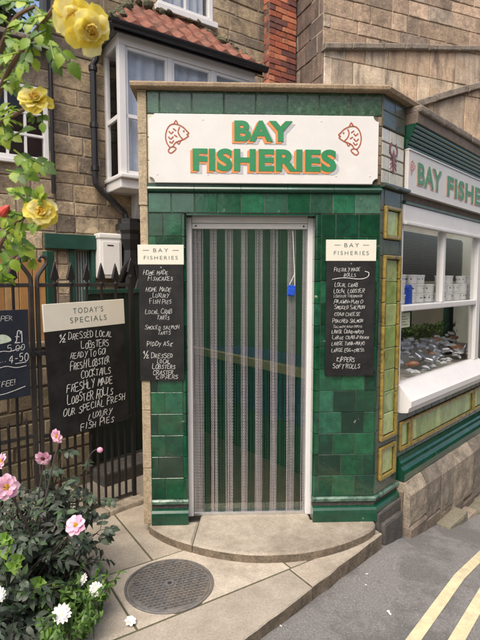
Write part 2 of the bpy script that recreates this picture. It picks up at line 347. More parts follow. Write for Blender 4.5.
def rough_poly(p, rnd, a):
    if a <= 0: return p
    r = []
    for i in range(len(p)):
        q0, q1 = p[i], p[(i+1) % len(p)]; r.append(q0); L_ = math.hypot(q1[0]-q0[0], q1[1]-q0[1]); n = 3 if L_ > .2 else 2
        for k in range(1, n): t = k/n; r.append((q0[0]+(q1[0]-q0[0])*t+rnd.uniform(-a, a), q0[1]+(q1[1]-q0[1])*t+rnd.uniform(-a, a)))
    return r
def masonry(bm, x0, x1, z0, z1, M, ch=.25, bl=.5, thick=.12, gap=.008, holes=(), cuts=(), jit=.009, inset=.008, seed=1, y=0.0, mort=.008, mi=0, mm=1, vary=.5, wall=.25, rag=.35):
    """coursed blocks over mortar; holes=(x0,x1,z0,z1); cuts = half-planes"""
    rnd = random.Random(seed)
    zs = sorted(set([z0, z1]+[h[2] for h in holes if z0 < h[2] < z1]+[h[3] for h in holes if z0 < h[3] < z1]))
    rows = []
    for a, b in zip(zs, zs[1:]):
        n = max(1, round((b-a)/ch)); ws = [1+rnd.uniform(-vary, vary)*.5 for _ in range(n)]; t = sum(ws); z = a
        for w in ws: rows.append((z, z+(b-a)*w/t)); z += (b-a)*w/t
    for k, (a, b) in enumerate(rows):
        hs = [(h[0], h[1]) for h in holes if h[2] < b-1e-4 and h[3] > a+1e-4]
        for s0, s1 in subtract((x0, x1), hs):
            x = s0; first = True
            while x < s1-1e-4:
                w = bl*(1+rnd.uniform(-vary, vary)); 
                if first: w *= (.5 if k % 2 else 1.0); first = False
                e = x+w
                if s1-e < bl*.35: e = s1
                p = [(x+gap/2, a+gap/2), (e-gap/2, a+gap/2), (e-gap/2, b-gap/2), (x+gap/2, b-gap/2)]
                p = rough_poly([(u+rnd.uniform(-1, 1)*gap*.45, v+rnd.uniform(-1, 1)*gap*.45) for u, v in p], rnd, gap*rag)
                for c in cuts:
                    p = clip(p, c) if p else None
                if p and area(p) > .0006: prism(bm, p, y-rnd.uniform(0, jit), y+thick, M, mi, min(inset, (b-a)*.2))
                x = e
            pm = [(s0, a), (s1, a), (s1, b), (s0, b)]
            for c in cuts: pm = clip(pm, c) if pm else None
            if pm: prism(bm, pm, y+mort, y+max(wall, mort+.02), M, mm)
def tiles(bm, x0, x1, z0, z1, M, tw, th, y=0.0, gap=.0035, inset=.004, bond=.5, thick=.012, seed=1, mi=0, mg=1, back=.03, first=1.0, jit=.0012):
    rnd = random.Random(seed); n = max(1, round((z1-z0)/th)); h = (z1-z0)/n
    for k in range(n):
        a = z0+k*h; x = x0; w0 = tw*(first if k % 2 == 0 else first*bond if first*bond > .2 else bond)
        f = True
        while x < x1-1e-4:
            e = x+(w0 if f else tw); f = False
            if x1-e < tw*.22: e = x1
            p = [(x+gap/2, a+gap/2), (e-gap/2, a+gap/2), (e-gap/2, a+h-gap/2), (x+gap/2, a+h-gap/2)]
            nv = len(bm.verts); prism(bm, p, y-rnd.uniform(0, jit), y+thick, M, mi, inset); x = e
            bm.verts.ensure_lookup_table(); ta, tb = rnd.uniform(-.013, .013), rnd.uniform(-.013, .013); cx_, cz_ = (p[0][0]+p[2][0])/2, (p[0][1]+p[2][1])/2
            yd = (M.to_3x3() @ Vector((0, 1, 0))); MI = M.inverted()
            for v in bm.verts[nv:]:
                l_ = MI @ v.co
                if l_.y < y+thick-.001: v.co += yd*((l_.x-cx_)*ta+(l_.z-cz_)*tb)
    box(bm, x0, x1, y+.0035, y+back, z0, z1, M, mg)
def tube(bm, pts, r, seg=8, mi=0, cap=True, rs=None):
    """round tube through points, radii rs or r"""
    pts = [Vector(p) for p in pts]; n = len(pts); rings = []
    up = None
    for i, p in enumerate(pts):
        d = (pts[min(i+1, n-1)]-pts[max(i-1, 0)]).normalized()
        if up is None: up = Vector((0, 0, 1)) if abs(d.z) < .9 else Vector((1, 0, 0))
        s = d.cross(up)
        if s.length < 1e-4: s = d.cross(Vector((1, 0.2, 0)))
        s.normalize(); u = s.cross(d).normalized(); up = u
        rr = rs[i] if rs else r
        rings.append([bm.verts.new(p+s*(rr*math.cos(2*math.pi*k/seg))+u*(rr*math.sin(2*math.pi*k/seg))) for k in range(seg)])
    for i in range(n-1):
        for k in range(seg):
            face(bm, [rings[i][k], rings[i][(k+1) % seg], rings[i+1][(k+1) % seg], rings[i+1][k]], mi)
    if cap: face(bm, rings[0][::-1], mi); face(bm, rings[-1], mi)
def lathe(bm, prof, M=ID, seg=16, mi=0, square=False):
    rings = []
    for r, z in prof:
        rings.append([bm.verts.new(M @ Vector((r*math.cos(2*math.pi*(k+.5)/seg), r*math.sin(2*math.pi*(k+.5)/seg), z))) for k in range(seg)])
    for i in range(len(prof)-1):
        for k in range(seg): face(bm, [rings[i][k], rings[i][(k+1) % seg], rings[i+1][(k+1) % seg], rings[i+1][k]], mi)
    face(bm, rings[0][::-1], mi); face(bm, rings[-1], mi)
def profile(bm, prof, x0, x1, M, mi=0, m0=0.0, m1=0.0):
    """moulding: profile of (y,z) swept along x; ends mitred by m0/m1 (x shift per unit of -y)"""
    a = [bm.verts.new(M @ Vector((x0+m0*p[0], p[0], p[1]))) for p in prof]
    b = [bm.verts.new(M @ Vector((x1+m1*p[0], p[0], p[1]))) for p in prof]
    n = len(prof)
    for i in range(n): face(bm, [a[i], b[i], b[(i+1) % n], a[(i+1) % n]], mi)
    face(bm, a[::-1], mi); face(bm, b, mi)
def ribbon(bm, pts, w, M, y=0.0, t=.0012, mi=0):
    """flat painted or chalked stroke in the (x,z) plane, standing t proud of y"""
    pts = [Vector(p) for p in pts]; n = len(pts)
    if n < 2: return
    closed = (pts[0]-pts[-1]).length < 1e-6
    L, Rr = [], []
    for i in range(n):
        if closed: d = pts[(i+1) % (n-1)]-pts[(i-1) % (n-1)]
        else: d = pts[min(i+1, n-1)]-pts[max(i-1, 0)]
        if d.length < 1e-9: d = Vector((1, 0))
        d.normalize(); q = Vector((-d.y, d.x))*w/2
        p = pts[i]
        if not closed and i == 0: p = p-d*w*.4
        if not closed and i == n-1: p = p+d*w*.4
        L.append(p+q); Rr.append(p-q)
    def V(p, yy): return bm.verts.new(M @ Vector((p.x, yy, p.y)))
    lf = [V(p, y-t) for p in L]; rf = [V(p, y-t) for p in Rr]; lb = [V(p, y) for p in L]; rb = [V(p, y) for p in Rr]
    for i in range(n-1):
        face(bm, [rf[i], rf[i+1], lf[i+1], lf[i]], mi); face(bm, [lb[i], lf[i], lf[i+1], lb[i+1]], mi); face(bm, [rf[i], rb[i], rb[i+1], rf[i+1]], mi)
def smooth_pts(pts, n=4, closed=False):
    P = [Vector(p) for p in pts]; res = []
    N = len(P)
    for i in range(N-1 if not closed else N):
        p0 = P[(i-1) % N] if closed or i > 0 else P[0]; p1 = P[i]; p2 = P[(i+1) % N]; p3 = P[(i+2) % N] if closed or i+2 < N else P[-1]
        for k in range(n):
            t = k/n
            res.append(.5*((2*p1)+(-p0+p2)*t+(2*p0-5*p1+4*p2-p3)*t*t+(-p0+3*p1-3*p2+p3)*t**3))
    res.append(P[0] if closed else P[-1]); return res
# chalk alphabet, strokes on a 4 x 6 grid
GL = {
'A':['0,0 1,3.4 2,6 3,3.2 4,0','.6,2 3.4,2.2'],'B':['.3,0 .2,6','0,6 2.6,6 3.4,4.8 2.6,3.4 .3,3.2','.3,3.2 3,3 4,1.6 3,.1 0,0'],
'C':['3.7,5 2.6,6 1,5.6 .1,3.4 .5,1 2,0 3.8,.9'],'D':['.3,0 .3,6','0,6 2.4,5.8 3.9,3.6 3.2,1 .1,0'],'E':['3.6,6 .3,5.8 .2,3 .2,.1 3.8,0','.2,3.1 3,3.2'],
'F':['3.8,6 .3,5.8 .2,0','.2,3.1 3,3.3'],'G':['3.7,5 2.4,6 .8,5.3 .1,3 .9,.5 2.6,0 3.7,1 3.8,2.7 2.2,2.6'],'H':['.2,6 .2,0','3.8,6.1 3.7,0','.2,3 3.8,3.2'],
'I':['2,6 2,0'],'J':['3.4,6 3.3,1.4 2.2,0 .6,.6'],'K':['.3,6 .3,0','3.7,6 .3,2.8 3.9,0'],'L':['.4,6 .3,.2 3.7,0'],'M':['.1,0 .4,6 2,2.2 3.6,6 4,0'],
'N':['.2,0 .3,6 3.7,.1 3.8,6.1'],'O':['2,6 .5,5 .1,2.8 .8,.5 2.2,0 3.6,1.2 3.9,3.5 3.2,5.4 2,6'],'P':['.3,0 .3,6','0,6 2.8,5.9 3.8,4.5 2.8,2.9 .3,2.7'],
'Q':['2,6 .4,5 .1,2.6 1,.3 2.6,.2 3.8,2 3.7,4.4 2,6','2.4,1.6 4,-.4'],'R':['.3,0 .3,6','0,6 2.7,5.9 3.6,4.6 2.7,3.2 .3,3','1.6,3 4,-.3'],
'S':['3.6,5.2 2.2,6 .6,5.2 .8,3.8 2.6,3 3.7,1.6 2.6,.1 .2,.6'],'T':['0,6 4,6','2,6 2,0'],'U':['.2,6 .3,1.4 1.6,0 3.2,.8 3.7,6'],'V':['.1,6 2,0 3.9,6'],
'W':['0,6 1,0 2,4 3,0 4,6'],'X':['.2,6 3.8,0','3.8,6 .2,0'],'Y':['.2,6 2,3.2','3.9,6 1.4,-.8'],'Z':['.2,6 3.8,6 .2,.1 3.9,0'],
'0':['2,6 .4,4.6 .4,1.4 2,0 3.6,1.4 3.6,4.6 2,6'],'1':['1,4.8 2.2,6 2.2,0'],'2':['.4,4.6 1.8,6 3.5,4.6 2.6,2.6 .2,.1 3.9,.1'],'4':['2.8,0 2.8,6 .2,2 3.9,2'],
'5':['3.4,6 .7,6 .5,3.4 2.6,3.7 3.6,2 2.4,.1 .3,.5'],'½':['.2,4.6 1,6 1,3.2','3.8,6 .4,0','2.2,2.2 3.2,2.8 3.6,1.8 2.2,.1 4,.1'],
'£':['3.6,5 2.6,6 1.4,5.2 1.4,1 .3,.1 3.8,.1','.4,3 2.8,3'],'+':['.6,3 3.4,3','2,4.4 2,1.6'],'-':['.8,3 3.2,3'],'!':['2,6 2,1.8','2,.5 2,.1'],'.':['1.8,.1 2.2,.4'],"'":['2,6.2 1.7,4.8'],':':['2,4 2,3.7','2,1 2,.7'],'?':['.4,4.8 1.8,6 3.4,4.8 2,2.8 2,1.8','2,.5 2,.1'],'&':['3.8,0 1,4.6 2,6 3,4.8 .4,1.6 1.4,0 3.8,2'],
'~':['-2,2 0,3.6 2,2.4 4,1.4 6,2.6']}
def chalk(bm, text, xc, z, h, M, y, w=None, seed=0, width=None, slope=0.0, jit=.42, align='c', first_big=1.0):
    rnd = random.Random(seed); u = h/6; adv = 5.3*u
    x = 0; items = []
    for i, ch in enumerate(text):
        if ch == ' ': x += 3.2*u; continue
        big = first_big if (i == 0 or text[i-1] == ' ') else 1.0
        items.append((ch, x, big)); x += adv*(.55 if ch in "I'.!:1" else 1.0)*(1+(big-1)*.6)
    W_ = x-1.3*u; kx = 1.0
    if width: kx = width/max(W_, 1e-6); W_ = width
    x0 = xc-W_/2 if align == 'c' else xc
    for ch, xx, big in items:
        rot = rnd.uniform(-.15, .12); dz = rnd.uniform(-jit, jit)*u*1.6; sc = big*(1+rnd.uniform(-.16, .16)); sh = rnd.uniform(.0, .30)
        offx = -1.4*u if ch in "I'.!:1" else 0
        for st in GL.get(ch, []):
            pts = [tuple(map(float, q.split(','))) for q in st.split()]
            pts = [(a*u*sc+b*u*sh, b*u*sc) for a, b in pts]
            pts = [(a*math.cos(rot)-b*math.sin(rot), a*math.sin(rot)+b*math.cos(rot)) for a, b in pts]
            pts = [(x0+(xx+a+offx)*kx, z+b+dz+slope*((xx+a)*kx)) for a, b in pts]
            ribbon(bm, smooth_pts(pts, 3) if len(pts) > 2 else pts, w or h*.13, M, y)
def font_bm(text, x0, x1, z0, z1, M, y, depth=.002, bold=0.0, spacing=1.0, off=(0, 0)):
    """letters fitted to a rectangle of the (x,z) plane, standing depth proud of y"""
    cu = bpy.data.curves.new('letters', 'FONT'); cu.body = text; cu.size = 1; cu.offset = bold; cu.space_character = spacing
    cu.extrude = .01; cu.resolution_u = 4; cu.fill_mode = 'BOTH'
    o = bpy.data.objects.new('letters', cu); COL.objects.link(o)
    dg = bpy.context.evaluated_depsgraph_get(); me = bpy.data.meshes.new_from_object(o.evaluated_get(dg))
    bm = BM(); bm.from_mesh(me); bpy.data.objects.remove(o); bpy.data.curves.remove(cu); bpy.data.meshes.remove(me)
    xs = [v.co.x for v in bm.verts]; ys = [v.co.y for v in bm.verts]
    kx = (x1-x0)/(max(xs)-min(xs)); kz = (z1-z0)/(max(ys)-min(ys)); mx, my = min(xs), min(ys)
    for v in bm.verts:
        v.co = M @ Vector((x0+(v.co.x-mx)*kx+off[0], y-depth if v.co.z > 0 else y, z0+(v.co.y-my)*kz+off[1]))
    bmesh.ops.recalc_face_normals(bm, faces=bm.faces)
    for f in bm.faces: f.material_index = 0
    return bm
def leaf(bm, p, d, n, L, W, mi=0, droop=.25, fold=.16, seg=3, lobes=0.0):
    d = d.normalized(); s = d.cross(n)
    if s.length < 1e-4: s = d.cross(Vector((.3, .5, .8)))
    s.normalize(); n = s.cross(d)
    mid, lf, rt = [], [], []
    for i in range(seg+1):
        t = i/seg; w = W*.5*math.sin(math.pi*min(1, t**.8*.97+.03))*(1+(lobes*(1 if i % 2 else -1) if 0 < i < seg else 0))
        c = p+d*(L*t)-n*(droop*L*t*t)
        mid.append(bm.verts.new(c)); 
        lf.append(bm.verts.new(c+s*w+n*(fold*w))); rt.append(bm.verts.new(c-s*w+n*(fold*w)))
    for i in range(seg):
        face(bm, [mid[i], mid[i+1], lf[i+1], lf[i]], mi); face(bm, [rt[i], rt[i+1], mid[i+1], mid[i]], mi)
def rvec(r): 
    while True:
        v = Vector((r.uniform(-1, 1), r.uniform(-1, 1), r.uniform(-1, 1)))
        if .05 < v.length < 1: return v.normalized()
def petal(bm, M, ang, tilt, L, W, r0=0.0, cup=.35, curl=.25, mi=0, nl=5, nw=4, tip=0.85, z0=0.0, rnd=random):
    """curved petal growing outwards from the z axis of M"""
    ca, sa = math.cos(ang), math.sin(ang); g = []
    wob = rnd.uniform(-.15, .15)
    for i in range(nl+1):
        t = i/nl
        w = W*.5*(math.sin(math.pi*(.12+.80*t*tip))**.7)*(1.0 if t < .95 else .82)
        th = tilt-curl*t*1.6
        r = r0+L*t*math.cos(tilt-curl*t*.8); z = z0+L*t*math.sin(tilt-curl*t*.8)
        row = []
        for j in range(nw+1):
            s = (j/nw-.5)*2
            lx = r-abs(s)**2*cup*w*math.sin(th)*.9; lz = z+abs(s)**2*cup*w*math.cos(th)+wob*w*s*.4
            ly = s*w
            if i == nl: lx -= (.12*L*(s*s))
            row.append(bm.verts.new(M @ Vector((lx*ca-ly*sa, lx*sa+ly*ca, lz))))
        g.append(row)
    for i in range(nl):
        for j in range(nw): face(bm, [g[i][j], g[i+1][j], g[i+1][j+1], g[i][j+1]], mi)
def look(p, d, roll=0.0):
    return Matrix.Translation(p) @ Vector(d).to_track_quat('Z', 'Y').to_matrix().to_4x4() @ Matrix.Rotation(roll, 4, 'Z')

# ================================================================== GROUND, ROAD, PAVING
def road_z(s): return -.165-.165*s if s > 0 else -.165-.03*s
def strip_sheet(bm, offs, ss, dz, mi=0):
    rows = [[bm.verts.new(MR @ Vector((s, -(o(s) if callable(o) else o), road_z(s)+dz))) for o in offs] for s in ss]
    for a, b in zip(rows, rows[1:]):
        for i in range(len(offs)-1): face(bm, [a[i], b[i], b[i+1], a[i+1]][::-1], mi)
SS = [-60, -20, -8, -4, -3, -2.4, -1.9, -1.5, -1.2, -.9, -.6, -.3, 0, .3, .6, .9, 1.2, 1.6, 2, 2.5, 3, 4, 6, 9, 14, 25, 60]
bm = BM(); strip_sheet(bm, [-60, -5, 0, 8, 70], SS, -.16); o = obj('ground', bm, M_GROUND); setp(o, 'bare earth beneath the paving', kind='structure')
bm = BM(); strip_sheet(bm, [-.02, .4, .8, 1.5, 3, 4.6], SS, 0.0); o = obj('road', bm, M_ROAD); setp(o, 'patched grey asphalt road sloping down to the right', kind='structure')
bm = BM()
for a, b in (((-.02, .545, .60)), ((.0, .70, .765))) and [(lambda s: .545-.055*s, lambda s: .605-.055*s), (lambda s: .700-.060*s, lambda s: .766-.060*s)]:
    strip_sheet(bm, [a, b], [-6, -3]+[i*.2-1.6 for i in range(30)]+[6, 10], .004)
o = obj('road_markings', bm, M_LINE); setp(o, 'two pale yellow painted lines along the road edge', kind='structure')

# paved forecourt: slabs between the railings, the step and the road
def clip_cv(poly, clipper):
    p = poly
    n = len(clipper)
    for i in range(n):
        x1, y1 = clipper[i]; x2, y2 = clipper[(i+1) % n]
        a, b = (y2-y1), -(x2-x1); p = clip(p, (a, b, a*x1+b*y1)) if p else None
    return p
def ml(M, x, y): v = M @ Vector((x, y, 0)); return (v.x, v.y)
EDGE, PZ = .080, -.058
pave = [ml(MR, -.03, -EDGE), (-.2, 5.4), (-3.6, 5.6), (-4.5, .5), (-3.6, -1.0), ml(MR, -5.5, -EDGE)]   # clockwise or not, made ccw below
if sum(pave[i][0]*pave[(i+1)%len(pave)][1]-pave[(i+1)%len(pave)][0]*pave[i][1] for i in range(len(pave))) < 0: pave = pave[::-1]
# convex hull is close enough to this outline: keep it as listed and clip against its edges
bed = [ml(MR, -.06, -EDGE+.035)]+pave[1:5]+[ml(MR, -5.4, -EDGE+.035)] if abs((MR.inverted() @ Vector((pave[0][0], pave[0][1], 0))).x+.03) < .01 else pave
bm = BM(); prism(bm, bed, PZ-.006, PZ-.12, ID, 0, axis='z'); o = obj('paving_bed', bm, M_SAND); setp(o, 'sandy bed of the paving', kind='structure')
MRI = MR.inverted()
def ragged(q):
    r = []
    for i in range(len(q)):
        a, b = q[i], q[(i+1) % len(q)]; r.append(a)
        la, lb = MRI @ Vector((a[0], a[1], 0)), MRI @ Vector((b[0], b[1], 0))
        if abs(la.y+EDGE) < .01 and abs(lb.y+EDGE) < .01:
            n = int((lb-la).length/.05)
            for k in range(1, n):
                l_ = la.lerp(lb, k/n); l_.y += .005*noise.noise(Vector((l_.x*7, 3, 0)))+.007*noise.noise(Vector((l_.x*31, 7, 0))); v = MR @ l_; r.append((v.x, v.y))
    return r
bm = BM(); rnd = random.Random(5)
MP = frame(-.4, 2.6, 33); y = -6.2; k = 0
while y < 4:
    h = rnd.choice([.52, .62, .74, .58]); x = -6+rnd.uniform(0, .5)
    while x < 4:
        w = rnd.choice([.6, .78, .95, 1.1]); g = .004
        q = [ml(MP, x+g, y+g), ml(MP, x+w-g, y+g), ml(MP, x+w-g, y+h-g), ml(MP, x+g, y+h-g)]
        q = clip_cv(q, pave)
        if q: q = ragged(q)
        if q and area(q) > .003: prism(bm, q, PZ-rnd.uniform(0, .004), PZ-.12, ID, 0, .006, axis='z', mi_side=1)
        x += w
    y += h
o = obj('pavement', bm, [M_PATH, M_RISER]); setp(o, 'worn sandstone slabs in front of the step', kind='structure')
# the bowed doorstep
bm = BM()
arc = [(-1.525, -.012), (-1.50, -.05), (-1.40, -.15), (-1.28, -.235), (-1.1, -.325), (-.9, -.385), (-.70, -.395), (-.5, -.37), (-.3, -.295), (-.12, -.19), (-.02, -.09), (.0, -.01)]
arc = [tuple(p) for p in smooth_pts(arc, 3)]
rnd = random.Random(3)
def step_slab(pl, seed):
    pts = [ml(MF, a, b) for a, b in pl]; r = random.Random(seed)
    prism(bm, pts, 0.0, -.135, ID, 0, .012, axis='z', mi_side=1)
i0 = min(range(len(arc)), key=lambda i: abs(arc[i][0]+1.215))
step_slab(arc[:i0+1]+[(arc[i0][0]+.03, .02), (-1.525, .02)], 1)
step_slab([(arc[i0][0]+.004, arc[i0][1])]+arc[i0+1:]+[(0, .02), (-.43, .02), (-.43, .3), (-1.17, .3), (arc[i0][0]+.034, .02)], 2)
o = obj('doorstep', bm, [M_STEP, M_RISER]); setp(o, 'bowed worn stone doorstep', kind='structure')

# manhole cover
t = thing('manhole_cover', frame(-.392, 2.605, 20, PZ), 'round cast iron manhole cover set in the paving', 'manhole cover')
bm = BM(); MM = t.matrix_basis
ring = [(.246, -.03), (.246, .004), (.241, .007), (.232, .007), (.230, .001), (.230, -.03)]
seg = 48
rr = [[bm.verts.new(MM @ Vector((r*math.cos(2*math.pi*k/seg), r*math.sin(2*math.pi*k/seg), z))) for k in range(seg)] for r, z in ring]
for i in range(len(ring)-1):
    for k in range(seg): face(bm, [rr[i][k], rr[i][(k+1)%seg], rr[i+1][(k+1)%seg], rr[i+1][k]])
obj('frame', bm, M_CIRON, t)
bm = BM(); lathe(bm, [(.2265, -.03), (.2265, .003), (.222, .005)], MM, 48)
for i in range(-12, 13):
    for j in range(-12, 13):
        x, y = i*.025+(j % 2)*.0125, j*.022
        if x*x+y*y < .212**2 and x*x+y*y > .03**2:
            box(bm, x-.0082, x+.0082, y-.0062, y+.0062, .004, .0125, MM @ Matrix.Rotation(.0, 4, 'Z'))
lathe(bm, [(.026, .004), (.026, .009), (.022, .010)], MM, 16)
ribs = [(-.20, .08, .06, .12), (-.02, -.16, .09, .15)]
tube(bm, [MM @ Vector((.045, -.16, .008)), MM @ Vector((.10, .14, .008))], .004, 6)
obj('cover_plate', bm, M_CIRON, t)
bm = BM(); lathe(bm, [(.012, .0085), (.012, .0112), (.0, .0112)], MM, 10); obj('keyhole', bm, M_DKGLASSROOM, t)

# ================================================================== THE SHOP
shop = thing('fish_shop', MF, 'corner shop faced in dark green glazed tiles, with a large white side window', 'shop')
UL, UJ1, UJ2 = -1.505, -1.262, -.425
# tiled piers of the front
bm = BM()
tiles(bm, UL, -1.292, .168, 2.06, MF, .152, .1455, inset=.002, gap=.003, seed=1, first=.62, bond=.5)
for k in range(13): # rounded tiles at the door edge
    z0 = .168+k*.1455; pr = [(-1.291, -.0), (-1.275, -.004), (-1.266, .006), (-1.262, .02), (-1.262, .12), (-1.291, .12)]
    prism(bm, [(a, b) for a, b in pr], z0+.002, z0+.1435, MF, 0, axis='z')
box(bm, -1.31, -1.264, .022, .11, .168, 2.06, MF, 1)
obj('tiled_pier', bm, [M_TILE, M_GROUT], shop)
bm = BM()
tiles(bm, -.385, -.008, .168, 2.06, MF, .152, .1455, inset=.002, gap=.003, seed=2, first=.62, bond=1.6)
for k in range(13):
    z0 = .168+k*.1455; pr = [(-.425, .12), (-.425, .02), (-.421, .006), (-.411, -.004), (-.387, .0), (-.387, .12)]
    prism(bm, pr, z0+.002, z0+.1435, MF, 0, axis='z')
    pr = [(-.008, .02), (-.008, -.001), (-.002, -.001), (.004, .004), (.002, .02)]
    prism(bm, pr, z0+.001, z0+.1445, MF, 0, axis='z')
box(bm, -.423, -.38, .022, .11, .168, 2.06, MF, 1)
obj('tiled_pier', bm, [M_TILE, M_GROUT], shop)
# lintel course, beads, frieze
bm = BM(); tiles(bm, UL, -.002, 2.0625, 2.19, MF, .149, .128, seed=6, y=.0, gap=.003)
# soffit of the lintel
box(bm, -1.262, -.425, .004, .12, 2.0505, 2.0605, MF, 0)
obj('lintel_tiles', bm, [M_TILE_TOP, M_GROUT], shop)
bm = BM()
for x0, x1 in ((-1.505, -1.21), (-1.21, -.91), (-.91, -.61), (-.61, -.31), (-.31, .003)):
    profile(bm, [(.02, 2.192), (-.004, 2.192), (-.020, 2.200), (-.026, 2.211), (-.020, 2.223), (-.004, 2.231), (.02, 2.231)], x0+.001, x1-.001, MF)
    profile(bm, [(.02, 2.232), (.0, 2.232), (.0, 2.2445), (.02, 2.2445)], x0+.001, x1-.001, MF)
obj('bead_moulding', bm, M_MOULD, shop)
bm = BM()
tiles(bm, UL, -1.452, 2.246, 2.678, MF, .06, .145, seed=8, y=0)
box(bm, -1.4515, -.0285, .002, .06, 2.246, 2.678, MF, 1)
obj('cream_edge_tiles', bm, [M_CREAM_T, M_GROUT], shop)
bm = BM(); tiles(bm, -.028, .0, 2.246, 2.678, MF, .04, .062, seed=9, y=-.004); obj('edging_tiles', bm, [M_TERRA, M_GROUT], shop)
bm = BM(); tiles(bm, UL, -.002, 2.680, 2.822, MF, .203, .14, seed=10, first=.4, bond=1); obj('frieze_tiles', bm, [M_FRIEZE, M_GROUT], shop)
# plinth of the front
def plinth(x0, x1, M, z0, zt, mats=None, m0=0, m1=0):
    b = BM()
    profile(b, [(.03, zt-.035), (-.004, zt-.035), (-.016, zt-.028), (-.018, zt-.010), (-.010, zt), (.03, zt)], x0, x1, M, 1, m0, m1)      # pale worn top fillet
    profile(b, [(.03, zt-.064), (.002, zt-.064), (.002, zt-.036), (.03, zt-.036)], x0, x1, M, 2, m0, m1)                                   # dark hollow
    profile(b, [(.03, z0), (-.030, z0), (-.032, zt-.105), (-.030, zt-.085), (-.020, zt-.070), (.0, zt-.065), (.03, zt-.065)], x0, x1, M, 0, m0, m1)
    return b
M_PALEG = mat('worn_pale_green_glaze', (.10,.17,.125), .3, .5, 22, .1, 20, coat=.3, stain=((.008,.05,.032), 16, .48, .6, .85))
obj('plinth_moulding', plinth(UL, -1.262, MF, .0, .166), [M_MOULD, M_PALEG, M_DKSTONE], shop)
obj('plinth_moulding', plinth(-.425, .0, MF, .0, .166, m1=-.386), [M_MOULD, M_PALEG, M_DKSTONE], shop)
# left end
bm = BM(); rnd = random.Random(11); z = 0.0
while z < 2.82:
    h = rnd.uniform(.25, .55); h = min(h, 2.822-z)
    w = rnd.uniform(-.006, .006)
    box(bm, -1.562+w, -1.5055, -.008+rnd.uniform(-.004, .004), .16, z, z+h-.001, MF, 0, .006); z += h
obj('end_quoin', bm, M_TAN, shop)
bm = BM(); masonry(bm, -2.35, -.165, -.2, 2.82, frame(CX, CY, 2.3) @ Matrix.Translation((-1.56, 0, 0)) @ Matrix.Rotation(R(-90), 4, 'Z'), .24, .45, .06, seed=12, wall=.055)
obj('end_wall', bm, [M_COT, M_MORTD], shop)
# coping of the front
bm = BM(); xs = [-1.60, -.79, -.27, .012]
for i, (a, b) in enumerate(zip(xs, xs[1:])):
    m1 = -.386 if b > 0 else 0
    profile(bm, [(.22, 2.8245), (-.050, 2.8245), (-.056, 2.830), (-.058, 2.848), (-.052, 2.858), (.22, 2.866)], a+.0015, b-.0015, MF, 0, 0, m1)
obj('coping', bm, M_COPE, shop, smooth=False)
# corner pilaster on the street side
bm = BM()
def pframe(b, x0, x1, z0, z1, w=.032, d=.020, mi=0, seg=.145, M=MR, y=0.0):
    """raised trim of short glazed pieces round a panel"""
    n = max(1, round((z1-z0)/seg))
    for k in range(n):
        a, c = z0+(z1-z0)*k/n, z0+(z1-z0)*(k+1)/n
        for xa in (x0, x1-w): box(b, xa, xa+w, y-d, y+.004, a+.001, c-.001, M, mi, .007)
    n = max(1, round((x1-x0-2*w)/seg)); 
    for k in range(n):
        a, c = x0+w+(x1-x0-2*w)*k/n, x0+w+(x1-x0-2*w)*(k+1)/n
        for za in (z0, z1-w): box(b, a+.001, c-.001, y-d, y+.004, za, za+w, M, mi, .007)
PANELS = [(.05, .285, 1.905, 2.125), (.05, .290, .53, 1.80), (.05, .285, .255, .485)]
zc = [.168, .255, .485, .53, 1.80, 1.905, 2.125, 2.235]
for a, b in ((.004, .05), (.289, .326)): tiles(bm, a, b, .168, 2.235, MR, .1, .147, seed=20)
for z0, z1 in ((.168, .255), (.485, .53), (1.80, 1.905), (2.125, 2.235)): tiles(bm, .05, .289, z0, z1, MR, .24, .2, seed=21)
obj('pilaster', bm, [M_PIL, M_GROUT], shop)
for i, (x0, x1, z0, z1) in enumerate(PANELS):
    bm = BM(); pframe(bm, x0, x1, z0, z1, w=.026, seg=.155); o = obj('panel_frame', bm, M_YEL, shop)
    bm = BM(); tiles(bm, x0+.0265, x1-.0265, z0+.0265, z1-.0265, MR, .3, .15, y=.002, seed=30+i, jit=.001); obj('panel', bm, [M_LIME, M_GROUT], o)
obj('plinth_moulding', plinth(.0, .345, MR, .06, .168, m0=.386), [M_MOULD, M_PALEG, M_DKSTONE], shop)
bm = BM(); profile(bm, [(.02, 2.236), (-.030, 2.236), (-.046, 2.243), (-.046, 2.256), (-.02, 2.262), (.02, 2.262)], .0, .345, MR, 0, .386, 0)
obj('pilaster_ledge', bm, M_PIL, shop)
bm = BM(); tiles(bm, .002, .318, 2.2625, 2.62, MR, .105, .089, seed=24, bond=1, gap=.007); obj('cream_corner_tiles', bm, [M_CREAM_T, M_GROUT], shop)
# red lobster motif on the corner tiles
bm = BM()
body = smooth_pts([(.16, 2.50), (.175, 2.47), (.178, 2.43), (.170, 2.39), (.178, 2.355), (.16, 2.345), (.142, 2.355), (.15, 2.39), (.142, 2.43), (.145, 2.47)], 3, True)
prism(bm, [(p.x, p.y) for p in body[:-1]][::-1], -.006, .0, MR, 0, .002)
for sgn in (-1, 1):
    ribbon(bm, smooth_pts([(.16+sgn*.015, 2.46), (.16+sgn*.045, 2.475), (.16+sgn*.05, 2.51), (.16+sgn*.032, 2.535)], 3), .016, MR, 0, .005)
    for k in range(3): ribbon(bm, [(.16+sgn*.014, 2.44-k*.02), (.16+sgn*.045, 2.43-k*.03)], .006, MR, 0, .004)
obj('lobster_motif', bm, M_RED_T, shop)
bm = BM(); tiles(bm, .002, .318, 2.6225, 2.822, MR, .32, .1, seed=25, y=-.006); obj('frieze_tiles', bm, [M_PIL, M_GROUT], shop)
bm = BM(); profile(bm, [(.22, 2.8245), (-.050, 2.8245), (-.058, 2.848), (-.052, 2.858), (.22, 2.866)], .012, .44, MR, 0, .386, 0); obj('coping', bm, M_COPE, shop)

